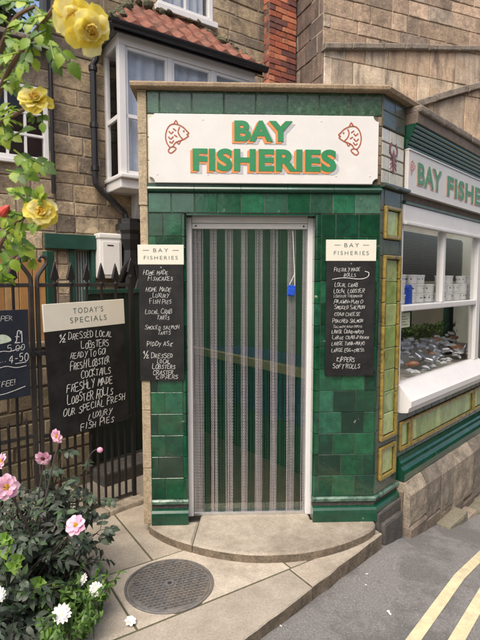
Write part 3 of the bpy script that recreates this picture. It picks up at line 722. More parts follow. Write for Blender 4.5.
# ---- street side: cornice, window, stall riser, stone plinth
SE = 3.35
bm = BM()
x = .345; rnd = random.Random(4)
while x < SE:
    e = min(x+rnd.uniform(.45, .8), SE)
    box(bm, x+.002, e-.002, -.10+rnd.uniform(-.006, .006), .14, 2.775+rnd.uniform(-.004, .004), 2.825+rnd.uniform(-.004, .006), MR, 0, .012); x = e
obj('coping', bm, M_GRITCOPE, shop)
bm = BM(); box(bm, .335, SE, -.085, .05, 2.700, 2.7735, MR, 0, .004); obj('fascia_board', bm, M_FASC, shop)
bm = BM()
pr = [(.04, 2.54), (-.012, 2.54)]
for k in range(6):
    z = 2.545+k*.025; yy = -.014-k*.011
    pr += [(yy, z), (yy-.012, z+.006), (yy-.013, z+.016), (yy-.004, z+.023)]
pr += [(-.082, 2.698), (.04, 2.698)]
profile(bm, pr, .327, SE, MR); obj('fluted_cornice', bm, M_MOULD, shop)
bm = BM(); box(bm, .327, SE, .0, .05, 2.19, 2.538, MR); obj('sign_backing', bm, M_FASC, shop)
bm = BM(); profile(bm, [(.04, 2.165), (-.01, 2.165), (-.022, 2.172), (-.022, 2.182), (-.01, 2.188), (.04, 2.188)], .327, SE, MR); obj('bead_moulding', bm, M_MOULD, shop)
# window joinery
WX0, WX1, WZ0, WZ1, WT0, WT1 = .327, 1.93, .885, 2.10, 1.408, 1.454
win = None
bm = BM()
box(bm, WX0, WX1+.06, -.012, .05, 2.03, 2.163, MR, 0, .006)                # head board
box(bm, WX0, WX1+.06, -.030, .0, 2.022, 2.045, MR, 0, .005)
box(bm, WX0, WX0+.035, .008, .06, WZ0, 2.029, MR, 0, .005)
box(bm, WX1-.035, WX1+.06, -.004, .06, WZ0, 2.029, MR, 0, .006)
box(bm, 1.085, 1.135, .004, .06, WT1+.001, 2.029, MR, 0, .008)             # mullion of the upper lights
win = obj('shop_window_frame', bm, M_WHITE, shop)
bm = BM(); box(bm, WX0+.036, WX1-.036, -.002, .06, WT0, WT1, MR, 0, .008); obj('transom', bm, M_WHITE, win)
bm = BM()
profile(bm, [(.06, .86), (.05, .887), (.0, .884), (-.085, .79), (-.10, .775), (-.10, .735), (-.085, .725), (-.075, .69), (-.03, .682), (.06, .682)], WX0-.004, WX1+.10, MR)
obj('sill', bm, M_WHITE, win)
for a, b, c, d in ((WX0+.035, 1.086, WT1, 2.03), (1.134, WX1-.035, WT1, 2.03), (WX0+.035, WX1-.035, WZ0, WT0)):
    bm = BM(); box(bm, a, b, .030, .034, c, d, MR); obj('pane', bm, M_GLASS, win)
# stall riser
bm = BM(); tiles(bm, .327, 2.05, .605, .681, MR, .15, .076, seed=41); tiles(bm, .327, SE, .345, .385, MR, .15, .04, seed=42)
tiles(bm, .327, .352, .385, .605, MR, .1, .11, seed=43); tiles(bm, 2.05, SE, .605, 2.16, MR, .15, .15, seed=44)
obj('stall_riser_tiles', bm, [M_TEAL, M_GROUT], shop)
for i, (x0, x1) in enumerate(((.352, .525), (.535, 1.885), (1.895, 2.40), (2.41, 3.34))):
    bm = BM(); pframe(bm, x0, x1, .387, .603, w=.024, d=.016, seg=.15); o = obj('panel_frame', bm, M_YEL, shop)
    bm = BM(); tiles(bm, x0+.0245, x1-.0245, .4115, .5785, MR, .095, .17, y=.002, seed=50+i); obj('panel', bm, [M_LIME, M_GROUT], o)
bm = BM(); profile(bm, [(.03, .172), (-.050, .172), (-.054, .225), (-.046, .250), (-.030, .262), (-.024, .272), (-.030, .285), (-.026, .300), (-.012, .312), (-.006, .343), (.03, .343)], .3465, SE, MR)
obj('plinth_moulding', bm, M_MOULD, shop)
# stone plinth
bm = BM(); rnd = random.Random(8); x = .335
while x < SE:
    e = min(x+rnd.uniform(.24, .46), SE); j = rnd.uniform(-.008, .008)
    z0 = max(road_z(x), road_z(e))+.19; z0 = min(z0, -.02)
    zb = road_z((x+e)/2)+.09
    profile(bm, [(.05, zb), (-.105+j, zb), (-.115+j, zb+.02), (-.115+j, .085), (-.105+j, .10), (-.058, .165), (.05, .170)], x+.004, e-.004, MR); x = e
obj('stone_plinth', roughen(bm, 4, .007, 9, 1), M_PLINTH, shop, smooth=False)
bm = BM(); x = .32
while x < SE:
    e = min(x+rnd.uniform(.2, .45), SE); j = rnd.uniform(-.006, .012)
    zt = road_z(e)+.115
    profile(bm, [(.05, zt-.5), (-.122+j*.5, zt-.5), (-.122+j*.5, zt-.012), (-.112+j*.5, zt), (.05, zt)], x+.004, e-.004, MR); x = e
box(bm, .32, SE, -.055, .05, -1.1, .10, MR, 1)
obj('foundation_stone', roughen(bm, 3, .006, 9, 2), [M_PLINTH2, M_MORTD], shop)
bm = BM()
box(bm, -.012, .325, -.045, .05, -.6, .058, MR, 0, .015); box(bm, .02, .30, -.075, -.03, -.6, -.02, MR, 0, .02)
box(bm, -.30, .0, .0, .06, -.6, -.002, MF)
obj('corner_footing', roughen(bm, 2, .008, 9, 3), M_DKSTONE, shop)
bm = BM(); x = .80; rnd = random.Random(2)
while x < 3.6:
    e = x+rnd.uniform(.22, .42); zz = road_z((x+e)/2)
    box(bm, x+.006, e-.006, -.225, -.10, zz-.2, zz+rnd.uniform(.028, .05), MR, 0, .018); x = e
o = obj('kerb', roughen(bm, 2, .012, 9, 4), M_MOSS); setp(o, 'mossy kerb stones at the foot of the shop wall', kind='structure')

# ---- body, roof and interior of the shop
bm = BM()
rp = [ml(MF, -1.56, .1), ml(MF, -.05, .1), ml(MR, .05, .1), ml(MR, SE, .1), ml(MR, SE, 2.4), ml(MF, -.2, 2.35), ml(MF, -1.56, 2.35)]

def roof_piece(pts): prism(bm, pts, 2.80, 2.71, ID, 0, axis='z')  # pieces leave openings for glazing added to light the interior
roof_piece([ml(MF, -1.56, .1), ml(MF, -.05, .1), ml(MR, .35, .1), ml(MR, .35, .5), ml(MF, -1.56, .5)])
roof_piece([ml(MF, -1.56, 2.0), ml(MF, -.0, 2.0), ml(MR, .35, .9), ml(MR, SE, .9), ml(MR, SE, 2.4), ml(MF, -.2, 2.35), ml(MF, -1.56, 2.35)])
roof_piece([ml(MF, -1.56, .5), ml(MF, -1.4, .5), ml(MF, -1.4, 2.0), ml(MF, -1.56, 2.0)]); roof_piece([ml(MR, .35, .05), ml(MR, .40, .05), ml(MR, .40, .9), ml(MR, .35, .9)]); roof_piece([ml(MR, .40, .05), ml(MR, SE, .05), ml(MR, SE, .12), ml(MR, .40, .12)])
obj('flat_roof', bm, M_LEAD, shop)
bm = BM(); prism(bm, [ml(MR, .401, .121), ml(MR, SE, .121), ml(MR, SE, .899), ml(MR, .401, .899)], 2.79, 2.785, ID, 0, axis='z'); obj('added_rooflight', bm, M_GLASS, shop)  # unseen glazing added to let sky light onto the window display
bm = BM(); prism(bm, [ml(MF, -1.399, .501), ml(MR, .349, .501), ml(MR, .349, .899), ml(MF, -.001, 1.999), ml(MF, -1.399, 1.999)], 2.79, 2.785, ID, 0, axis='z'); obj('added_rooflight', bm, M_GLASS, shop)  # unseen glazing added to brighten the room behind the door
bm = BM()
box(bm, -1.50, UJ1-.001, .031, .06, 0, 2.70, MF); box(bm, UJ2+.001, -.03, .031, .06, 0, 2.70, MF); box(bm, -1.2625, -.424, .121, .14, 2.0605, 2.70, MF)
box(bm, -1.50, -1.47, .14, 2.3, 0, 2.70, MF); box(bm, -1.50, .6, 2.30, 2.34, 0, 2.70, MF)
box(bm, SE-.04, SE, .05, 2.4, -.9, 2.78, MR)
obj('interior_wall', bm, M_DARKROOM, shop)
bm = BM(); box(bm, -1.47, .15, .301, 2.3, -.02, -.002, MF); obj('shop_floor', bm, mat('red_quarry_floor', (.11,.075,.055), .4, .25, 8), shop)
bm = BM(); box(bm, .36, SE-.05, .78, .81, .0, 2.70, MR); obj('display_partition', bm, M_PARTI, shop)
bm = BM(); box(bm, .36, SE-.05, .062, .78, .80, .845, MR, 0, .004); obj('display_shelf', bm, M_PARTI, shop)
bm = BM(); box(bm, .36, SE-.05, .075, .42, 1.425, 1.449, MR, 0, .003); obj('upper_shelf', bm, M_WHITE, shop)
bm = BM(); box(bm, .33, .358, .065, .78, .846, 2.70, MR); obj('display_side', bm, M_GREENP, shop)
bm = BM()
for k in range(20):
    z = 2.10-k*.0235
    box(bm, .37, 3.2, .60, .615, z-.020, z, MR @ Matrix.Translation((0, 0, 0)), 0)
box(bm, .37, 3.2, .616, .62, 1.63, 2.12, MR)
obj('slatted_blind', bm, M_BLIND, shop)
bm = BM(); box(bm, 2.02, 2.06, .70, .778, .846, 1.42, MR); obj('dark_upright', bm, M_GREENP, shop); bm = BM(); box(bm, 2.30, 2.42, .40, .46, .846, 1.42, MR); obj('dark_upright', bm, M_GREENP, shop)
# counter added in place of the street's reflection in the doorway
A = at(196, 335, 5.3); B = at(330, 386, 3.72)
dv = (B-A); dv.z = 0; L_ = dv.length; MCN = Matrix.Translation((A.x, A.y, 0)) @ Matrix.Rotation(math.atan2(dv.y, dv.x), 4, 'Z')
ct = thing('reflection_counter', MCN, 'dark counter with a tan wooden top inside the doorway', 'counter')  # added counter, stands in for the street's reflection in the doorway
bm = BM(); box(bm, -.05, L_, .02, .5, .42, .86, MCN, 0, .004); obj('reflection_front', bm, M_REFLNAVY, ct)
bm = BM(); box(bm, -.05, L_, .03, .5, .0, .419, MCN, 0, .004); obj('reflection_base', bm, M_GREENPANEL, ct)
bm = BM(); box(bm, -.08, L_+.03, .03, .52, .861, .905, MCN, 0, .008); obj('reflection_top', bm, M_REFLNAVY, ct)
bm = BM(); box(bm, -.08, L_+.03, -.03, .029, .84, .918, MCN, 0, .008); obj('reflection_edge', bm, M_REFLTAN, ct)
bm = BM(); box(bm, -1.46, .2, 2.24, 2.295, .0, 2.69, MF, 0, .003); obj('back_panelling', bm, M_GREENPANEL, shop)

# ---- door frame
bm = BM()
DY0, DY1 = .085, .15
box(bm, -1.272, -1.232, DY0, DY1, .001, 2.046, MF, 0, .006); box(bm, -.458, -.412, DY0, DY1, .001, 2.046, MF, 0, .006)
box(bm, -1.2315, -.4585, DY0, DY1, 2.010, 2.052, MF, 0, .006)
fr = obj('door_frame', bm, M_WHITE, shop)
bm = BM(); box(bm, -1.2315, -.4585, .10, .16, .0, .022, MF, 0, .004); obj('threshold', bm, M_BARE, fr)
# the chain curtain
cur = thing('chain_curtain', MF @ Matrix.Translation((-.845, .115, 0)), 'green and silver striped metal chain fly curtain hanging in the shop doorway', 'door curtain')
bm = BM(); box(bm, -1.231, -.459, .088, .14, 1.972, 2.008, MF, 0, .007)
for x in (-1.205, -.487): lathe(bm, [(.006, 0), (.006, .003)], MF @ Matrix.Translation((x, .088, 1.99)) @ Matrix.Rotation(R(90), 4, 'X'), 10, 1)
rail = obj('header_rail', bm, [M_WHITE, M_GUT], cur)
def strand_bm(seed, wd):
    b = BM(); r = random.Random(seed); n = 93; pitch = .021; wob = 0; swing = r.uniform(.0015, .0055); ph = r.uniform(0, 6)
    for k in range(n):
        zc_ = 1.972-.0105-k*pitch; w, h, tk = wd, .0128, .0014
        a = R(r.uniform(12, 26))
        ca, sa = math.cos(a), math.sin(a); wob = swing*math.sin(k*.034+ph)*(k/n)+r.uniform(-.0003, .0003)
        ring = [(w*math.cos(2*math.pi*i/8), h*math.sin(2*math.pi*i/8)) for i in range(8)]
        o_, i_ = [], []
        for (px, pz) in ring:
            for lst, f, yy in ((o_, 1.0, 0), (i_, .52, 0)):
                lst.append([b.verts.new((px*f*ca-yy*sa+wob, px*f*sa+s_*tk, zc_+pz*(f if f == 1 else .78))) for s_ in (-1, 1)])
        for i in range(8):
            j = (i+1) % 8
            face(b, [o_[i][0], o_[j][0], i_[j][0], i_[i][0]]); face(b, [o_[i][1], i_[i][1], i_[j][1], o_[j][1]])
            face(b, [o_[i][0], o_[i][1], o_[j][1], o_[j][0]])
    return b
protos = {}
stripes = [-1.225, -1.152, -1.109, -1.06, -1.007, -.96, -.907, -.864, -.811, -.761, -.711, -.664, -.607, -.547, -.500, -.455]
def k_of(u):
    for i, (a, b) in enumerate(zip(stripes, stripes[1:])):
        if a <= u < b: return i % 2        # 0 silver, 1 green
    return 0
n_str = 92; rnd = random.Random(31)
for i in range(n_str):
    u0 = -1.222+(-.458+1.222)*i/(n_str-1); g = k_of(u0); u = ((u0+CX)*1.036)-CX
    u = min(max(u, -1.231), -.459)
    var = rnd.randrange(5); key = (g, var)
    T = MF @ Matrix.Translation((u, .112+rnd.uniform(-.004, .004), rnd.uniform(-.004, .004))) @ Matrix.Rotation(rnd.uniform(-.0016, .0016), 4, 'Y')
    if key not in protos:
        o = obj('chain_strand', strand_bm(key[0]*7+key[1], .0032 if g else .0038), M_GCHAIN if g else M_ALU, cur); protos[key] = (o, o.matrix_basis.copy()); o.matrix_basis = T @ protos[key][1]
    else:
        o = protos[key][0].copy(); COL.objects.link(o); o.matrix_basis = T @ protos[key][1]; adopt(o, cur)
# blue tag hanging at the curtain
p = MF @ Vector((-.568, .086, 1.60))
tg = thing('blue_tag', Matrix.Translation(p), 'small blue plastic tag on a string hanging in front of the chain curtain', 'tag')
Mt = MF @ Matrix.Translation((-.568, .082, 1.56)) @ Matrix.Rotation(R(9), 4, 'Y')
bm = BM(); box(bm, -.026, .026, -.006, .006, -.035, .040, Mt, 0, .005); box(bm, -.020, .024, -.011, -.0062, -.028, .018, Mt, 0, .003); obj('pouch', bm, M_BLUE, tg)
bm = BM(); tube(bm, [Mt @ Vector((-.018, 0, .04)), Mt @ Vector((.004, -.002, .115)), MF @ Vector((-.560, .086, 1.96))], (.0028), 5); tube(bm, [Mt @ Vector((.018, 0, .04)), Mt @ Vector((.004, -.002, .115))], .0028, 5); obj('string', bm, M_STRING, tg)

# ================================================================== SIGNS
sg = thing('shop_sign', MF @ Matrix.Translation((-.76, 0, 2.245)), 'wide white shop sign with notched corners, green lettering and fish, over the door', 'sign')
bm = BM()
x0, x1, z0, z1, r = -1.490, -.028, 2.247, 2.674, .035
pl = []
for cx_, cz_, a0 in ((x0, z0, 90), (x1, z0, 180), (x1, z1, 270), (x0, z1, 360)):
    for k in range(6):
        a = R(a0-k*18); pl.append((cx_+r*math.cos(a), cz_+r*math.sin(a)))
prism(bm, pl, -.024, -.001, MF, 0, .003)
for x, z in ((-1.44, 2.30), (-1.12, 2.30), (-.30, 2.30), (-.08, 2.30), (-1.15, 2.64), (-.40, 2.64)):
    lathe(bm, [(.005, 0), (.005, .002)], MF @ Matrix.Translation((x, -.024, z)) @ Matrix.Rotation(R(90), 4, 'X'), 8, 0)
obj('board', bm, M_SIGNW, sg)
YB = -.0242
def sign_words(rows, M, parent, mats, y, sh=.012, bold=.028):
    for nm, m, offs, dep in (('letter_shadow', mats[2], [(sh*1.2, -sh*1.15)], .0012), ('letter_shadow', mats[1], [(-sh*.95*k/4, -sh*.8*k/4) for k in range(1, 5)], .0026), ('lettering', mats[0], [(0, 0)], .005)):
        bm = BM()
        bm.free()
        for text, a, b, c, d, sp in rows:
            bm = BM()
            for q, of in enumerate(offs): add(bm, font_bm(text, a, b, c, d, M, y, dep+q*.0002, bold, sp, of))
            obj(nm, bm, m, parent)
sign_words([('BAY', -.952, -.585, 2.508, 2.636, 1.06), ('FISHERIES', -1.216, -.30, 2.322, 2.462, 1.06)], MF, sg, (M_SGREEN, M_SORANGE, M_SGREY), YB, .016, .045)
# the fish emblems, traced as brush lines on a pixel grid of 97 x 125
FISH = [[(87,43),(75,30),(55,20),(35,18),(20,28),(11,47),(9,70),(15,90),(25,103)], [(25,103),(18,115),(27,123),(40,115),(47,105),(35,100),(25,103)], [(35,100),(43,87),(55,80),(68,76)],
        [(68,76),(80,70),(93,60),(87,55),(95,50),(87,43)], [(60,30),(55,45),(61,60),(70,70)], [(40,18),(47,5),(53,15)], [(50,83),(57,90),(63,80)], [(22,45),(30,52),(36,46)], [(20,65),(28,72),(36,64)], [(24,82),(31,86),(38,78)], [(38,35),(46,41)], [(42,58),(50,63)]]
def fish(M, xl, zt, sx, mirror, y, parent, m, name='fish_emblem', k=1.0):
    bm = BM(); s = sx/97
    for st in FISH:
        pts = [((97-a if mirror else a)*s+xl, zt-b*s) for a, b in st]
        ribbon(bm, smooth_pts(pts, 3), .0078*k, M, y, .0013)
    ex = (97-76 if mirror else 76)*s+xl
    lathe(bm, [(.006*k, 0), (.006*k, .0014)], M @ Matrix.Translation((ex, y, zt-43*s)) @ Matrix.Rotation(R(90), 4, 'X'), 10)
    obj(name, bm, m, parent)
fish(MF, -1.400, 2.640, .165, False, YB, sg, M_SBROWN); fish(MF, -.292, 2.640, .165, True, YB, sg, M_SBROWN)
# side sign
ss = thing('shop_sign', MR @ Matrix.Translation((1.8, 0, 2.25)), 'long white shop sign with faded green lettering above the side window', 'sign')
bm = BM(); box(bm, .332, 3.28, -.030, -.001, 2.255, 2.530, MR, 0, .004); obj('board', bm, M_SIGNW, ss)
bm = BM()
for a, b in ((2.536, 2.546),): box(bm, .330, 3.29, -.036, -.0, 2.5305, 2.540, MR)
box(bm, .330, 3.29, -.036, .0, 2.243, 2.2545, MR); obj('edge_strip', bm, M_WHITE, ss)
sign_words([('BAY', .475, .900, 2.318, 2.470, 1.06), ('FISHERIES', 1.02, 2.40, 2.310, 2.462, 1.08)], MR, ss, (M_FADEG, M_FADEO, M_SGREY), -.0302, .012, .03)
fish(MR, .350, 2.475, .085, False, -.0302, ss, M_PINKP, k=.8)
bm = BM()
fish(MR, 2.55, 2.475, .11, True, -.0302, ss, M_PINKP, k=.8)
bm.free()

# menu boards
def menu(M, x0, x1, z0, z1, zs, label, head, lines, mboard=M_BOARD, y=0.0, th=.014, seed=0, ink=M_INK):
    t = thing('menu_board', M @ Matrix.Translation(((x0+x1)/2, y, z0)), label, 'menu board')
    bm = BM(); box(bm, x0, x1, y-th, y, z0, zs-.001, M, 0, .002); obj('blackboard', bm, mboard, t)
    if head:
        bm = BM(); box(bm, x0-.004, x1+.003, y-th-.002, y, zs, z1, M, 0, .002); hp = obj('header_panel', bm, M_CREAM, t)
        for text, a, b, c, d, sp in head: obj('lettering', font_bm(text, a, b, c, d, M, y-th-.0021, .0008, -.004, sp), ink, hp)
    for i, ln in enumerate(lines):
        if ln[0] == '~~':
            bm = BM(); ribbon(bm, smooth_pts(ln[1], 5), ln[2], M, y-th-.0001, .001); obj('chalk_flourish', bm, M_CHALK, t); continue
        text, xc, z, h, w = ln[:5]; sl = ln[5] if len(ln) > 5 else 0
        bm = BM(); chalk(bm, text, xc, z, h*.84, M, y-th-.0001, w=h*.068, seed=seed+i, width=w, slope=sl, first_big=1.15); obj('chalk_writing', bm, M_CHALK, t)
    lathe_ = BM(); lathe(lathe_, [(.004, 0), (.004, .003)], M @ Matrix.Translation(((x0+x1)/2, y-th, zs-.018)) @ Matrix.Rotation(R(90), 4, 'X'), 8); obj('screw', lathe_, M_BARE, t)
    return t
c = -1.425
L1 = [('HOME MADE', c-.035, 1.668, .030, .16), ('FISHCAKES', c-.005, 1.630, .030, .16), ('HOME MADE', c-.02, 1.560, .030, .16), ('LUXURY', c-.005, 1.522, .028, .10), ('FISH PIES', c-.005, 1.480, .030, .14),
      ('LOCAL CRAB', c-.02, 1.415, .028, .17), ('TARTS', c+.01, 1.378, .028, .08), ('SMOKED SALMON', c+.0, 1.315, .026, .22), ('TARTS', c+.015, 1.280, .026, .085), ('PIDDY ASK', c-.015, 1.205, .032, .165),
      ('½', c-.105, 1.125, .045, .03), ('DRESSED', c+.0, 1.128, .032, .14), ('LOCAL', c+.01, 1.092, .030, .085), ('LOBSTERS', c+.01, 1.056, .032, .15), ('CRASTER', c+.005, 1.018, .030, .13), ('KIPPERS', c+.03, .988, .026, .14)]
menu(MF, -1.568, -1.281, .976, 1.858, 1.732, 'tall narrow black menu board with cream heading on the left pier of the shop door', [('BAY', c-.048, c+.048, 1.811, 1.835, 1.4), ('FISHERIES', c-.108, c+.108, 1.764, 1.787, 1.35), ('-', c-.115, c-.075, 1.821, 1.824, 1), ('-', c+.075, c+.115, 1.821, 1.824, 1)], L1, y=-.004, seed=100)
c = -.188
L2 = [('FRESHLY MADE', c-.03, 1.690, .027, .17), ('ROLLS', c-.01, 1.655, .026, .08), ('~~', [(c-.125, 1.638), (c-.05, 1.648), (c+.05, 1.640), (c+.105, 1.652), (c+.115, 1.680), (c+.09, 1.690)], .004),
      ('LOCAL CRAB', c-.035, 1.590, .027, .15), ('LOCAL LOBSTER', c-.015, 1.550, .027, .20), ('LOBSTER THERMIDOR', c-.02, 1.520, .018, .19), ('PRAWN+MAYO', c-.02, 1.480, .027, .19), ('SMOKED SALMON', c-.01, 1.443, .027, .20), ('CRAB CHEESE', c-.025, 1.398, .025, .17),
      ('POACHED SALMON', c-.02, 1.355, .026, .20), ('SALMON AND MAYO', c-.02, 1.320, .017, .19), ('LARGE CRAB+MAYO', c-.02, 1.282, .026, .21), ('LARGE CRAB+PRAWN', c-.0, 1.245, .024, .24), ('LARGE TUNA+MAYO', c-.015, 1.205, .026, .22), ('LARGE EGG+CRESS', c-.015, 1.160, .025, .22), ('KIPPERS', c-.03, 1.095, .032, .12), ('SOFT ROLLS', c-.025, 1.050, .030, .18)]
menu(MF, -.352, -.030, 1.000, 1.894, 1.757, 'tall narrow black menu board with cream heading on the right pier of the shop door', [('BAY', c-.050, c+.046, 1.846, 1.872, 1.4), ('FISHERIES', c-.118, c+.112, 1.796, 1.821, 1.35), ('-', c-.115, c-.075, 1.858, 1.861, 1), ('-', c+.072, c+.112, 1.858, 1.861, 1)], L2, y=-.004, seed=200)
MB = MK @ Matrix.Translation((0, -.03, 0)) @ Matrix.Rotation(R(-2), 4, 'Y')
L3 = [('½', -.55, 1.235, .075, .05), ('DRESSED LOCAL', -.345, 1.245, .058, .33, -.03), ('LOBSTERS', -.315, 1.165, .058, .21, -.03), ('READY TO GO!', -.37, 1.095, .050, .27, -.02), ('FRESH LOBSTER', -.36, 1.005, .066, .30, .03), ('COCKTAILS', -.32, .925, .062, .23),
      ('FRESHLY MADE', -.37, .835, .068, .35, .02), ('LOBSTER ROLLS', -.37, .745, .072, .35, .0), ('OUR SPECIAL FRESH', -.34, .650, .062, .48, .05), ('LUXURY', -.31, .580, .052, .18, .03), ('FISH PIES', -.33, .508, .058, .26, .02)]
L3 = [(l[0], l[1], 1.285-(1.285-l[2])*.865, l[3]*.88)+tuple(l[4:]) for l in L3]
menu(MB, -.665, -.07, .600, 1.500, 1.320, 'large black specials board with cream heading hung on the iron railings', [("TODAY'S", -.465, -.240, 1.425, 1.462, 1.3), ('SPECIALS', -.490, -.215, 1.362, 1.399, 1.3)], L3, y=.0, th=.016, seed=300)
MS = MK @ Matrix.Translation((0, -.035, 0))
t = menu(MS, -1.45, -.815, .90, 1.45, 1.45, 'blue grey chalkboard hung at the left end of the railings', None,
     [('PER', -.95, 1.385, .030, .07), ('£1', -.882, 1.245, .072, .05), ('5.00', -.90, 1.195, .040, .10), ('ACK...', -1.02, 1.130, .034, .12), ('4-50', -.885, 1.125, .056, .115), ('COFFEE!', -.99, .985, .038, .16), ('TEA AND', -1.20, 1.01, .04, .16), ('ICE', -1.22, 1.14, .05, .10),
      ('~~', [(-1.05, 1.185), (-.98, 1.20), (-.93, 1.195), (-.86, 1.215)], .004), ('~~', [(-1.02, 1.095), (-.96, 1.105), (-.90, 1.09), (-.84, 1.095)], .004), ('~~', [(-1.1, .945), (-1.0, .935), (-.93, .945), (-.85, .965)], .004), ('~~', [(-.905, 1.115), (-.84, 1.118)], .004)], M_SLATE, seed=400)
bm = BM(); bmp = smooth_pts([(-1.10, 1.27), (-1.0, 1.30), (-.95, 1.295), (-.925, 1.26), (-1.0, 1.245), (-1.08, 1.245)], 3, True); prism(bm, [(p.x, p.y) for p in bmp[:-1]][::-1], -.0155, -.0141, MS); obj('chalk_drawing', bm, mat('pale_green_chalk', (.50,.60,.47), .9, .2, 40), t)

# ================================================================== BEHIND THE SHOP WINDOW
ORD = ['first', 'second', 'third', 'fourth', 'fifth', 'sixth', 'seventh', 'eighth', 'ninth', 'tenth', 'eleventh']
tub0 = None; rnd = random.Random(21)
STK = [(.62, 3), (.80, 3), (.965, 3), (1.13, 2), (1.42, 3), (1.58, 3), (1.76, 2), (1.94, 3), (2.12, 3), (2.32, 2)]
for i, (s, n) in enumerate(STK):
    for k in range(n):
        p = MR @ Vector((s+rnd.uniform(-.012, .012), .15+rnd.uniform(-.01, .01), 1.450+k*.076))
        lab = 'white printed tub, %s tier of the %s stack behind the upper panes' % (('bottom', 'middle', 'top')[k], ORD[i])
        if tub0 is None:
            tub0 = thing('printed_tub', Matrix.Translation(p), lab, 'tub', 'stacked tubs in the shop window'); T0 = Matrix.Translation(p)
            bm = BM(); lathe(bm, [(.040, 0), (.046, .008), (.049, .066), (.0, .066)], T0, 20); obj('tub_body', bm, M_TUB, tub0, smooth=False)
            bm = BM(); lathe(bm, [(.051, .064), (.052, .067), (.052, .073), (.047, .0755), (0, .0755)], T0, 20); obj('lid', bm, M_TUB, tub0)
            bm = BM()
            for a in range(0, 360, 24):
                for z in (.024, .042):
                    if rnd.random() < .5:
                        w = rnd.uniform(.003, .007); h = rnd.uniform(.002, .006)
                        box(bm, -w, w, -.0492+(.05-z)*.12, -.046+(.05-z)*.1, z-h, z+h, T0 @ Matrix.Rotation(R(a+rnd.uniform(-5, 5)), 4, 'Z'))
            obj('print', bm, M_PRINT, tub0)
        else:
            c = dup(tub0, Matrix.Translation(p) @ Matrix.Rotation(rnd.uniform(0, 6), 4, 'Z') @ Matrix.Translation(-Vector(T0.translation))); c['label'] = lab
t = thing('drinks_carton', MR @ Matrix.Translation((.67, .10, 1.45)), 'small bright blue carton beside the white tubs', 'carton')
bm = BM(); box(bm, .635, .70, .085, .125, 1.4495, 1.56, MR, 0, .003); obj('carton_body', bm, M_BLUE, t)
bm = BM(); prism(bm, [(.635, 1.561), (.70, 1.561), (.70, 1.58), (.6675, 1.60), (.635, 1.58)], .085, .125, MR); obj('gable_top', bm, M_BLUE, t)
t = thing('price_card', MR @ Matrix.Translation((.45, .04, 1.28)), 'pale yellow card stuck inside the lower window pane', 'card')
bm = BM(); box(bm, .372, .56, .0355, .038, 1.285, 1.395, MR); obj('card', bm, M_CARD, t)
bm = BM()
for k in range(4): box(bm, .39, .52-.03*(k % 2), .0343, .0356, 1.305+k*.02, 1.3085+k*.02, MR)
obj('print', bm, M_INK, t)
# parsley along the back of the display
for i, (a, b) in enumerate(((.95, 1.45), (1.5, 2.0), (2.05, 2.6))):
    bm = BM(); rnd = random.Random(60+i)
    for k in range(420):
        p = MR @ Vector((rnd.uniform(a, b), rnd.uniform(.42, .60), rnd.uniform(1.02, 1.17)))
        leaf(bm, p, rvec(rnd)+Vector((0, 0, .6)), rvec(rnd), rnd.uniform(.03, .05), rnd.uniform(.018, .03), seg=2, lobes=.2)
    t = thing('parsley_trough', MR @ Matrix.Translation(((a+b)/2, .5, .85)), ('bushy green parsley trough at the near end of the window display', 'bushy green parsley trough in the middle of the window display', 'bushy green parsley trough at the far end of the window display')[i], 'herbs', 'parsley behind the seafood')
    obj('parsley', bm, M_PARSLEY, t)
    bm = BM(); box(bm, a, b, .43, .59, .846, 1.04, MR, 0, .008); obj('trough', bm, M_TUB, t)
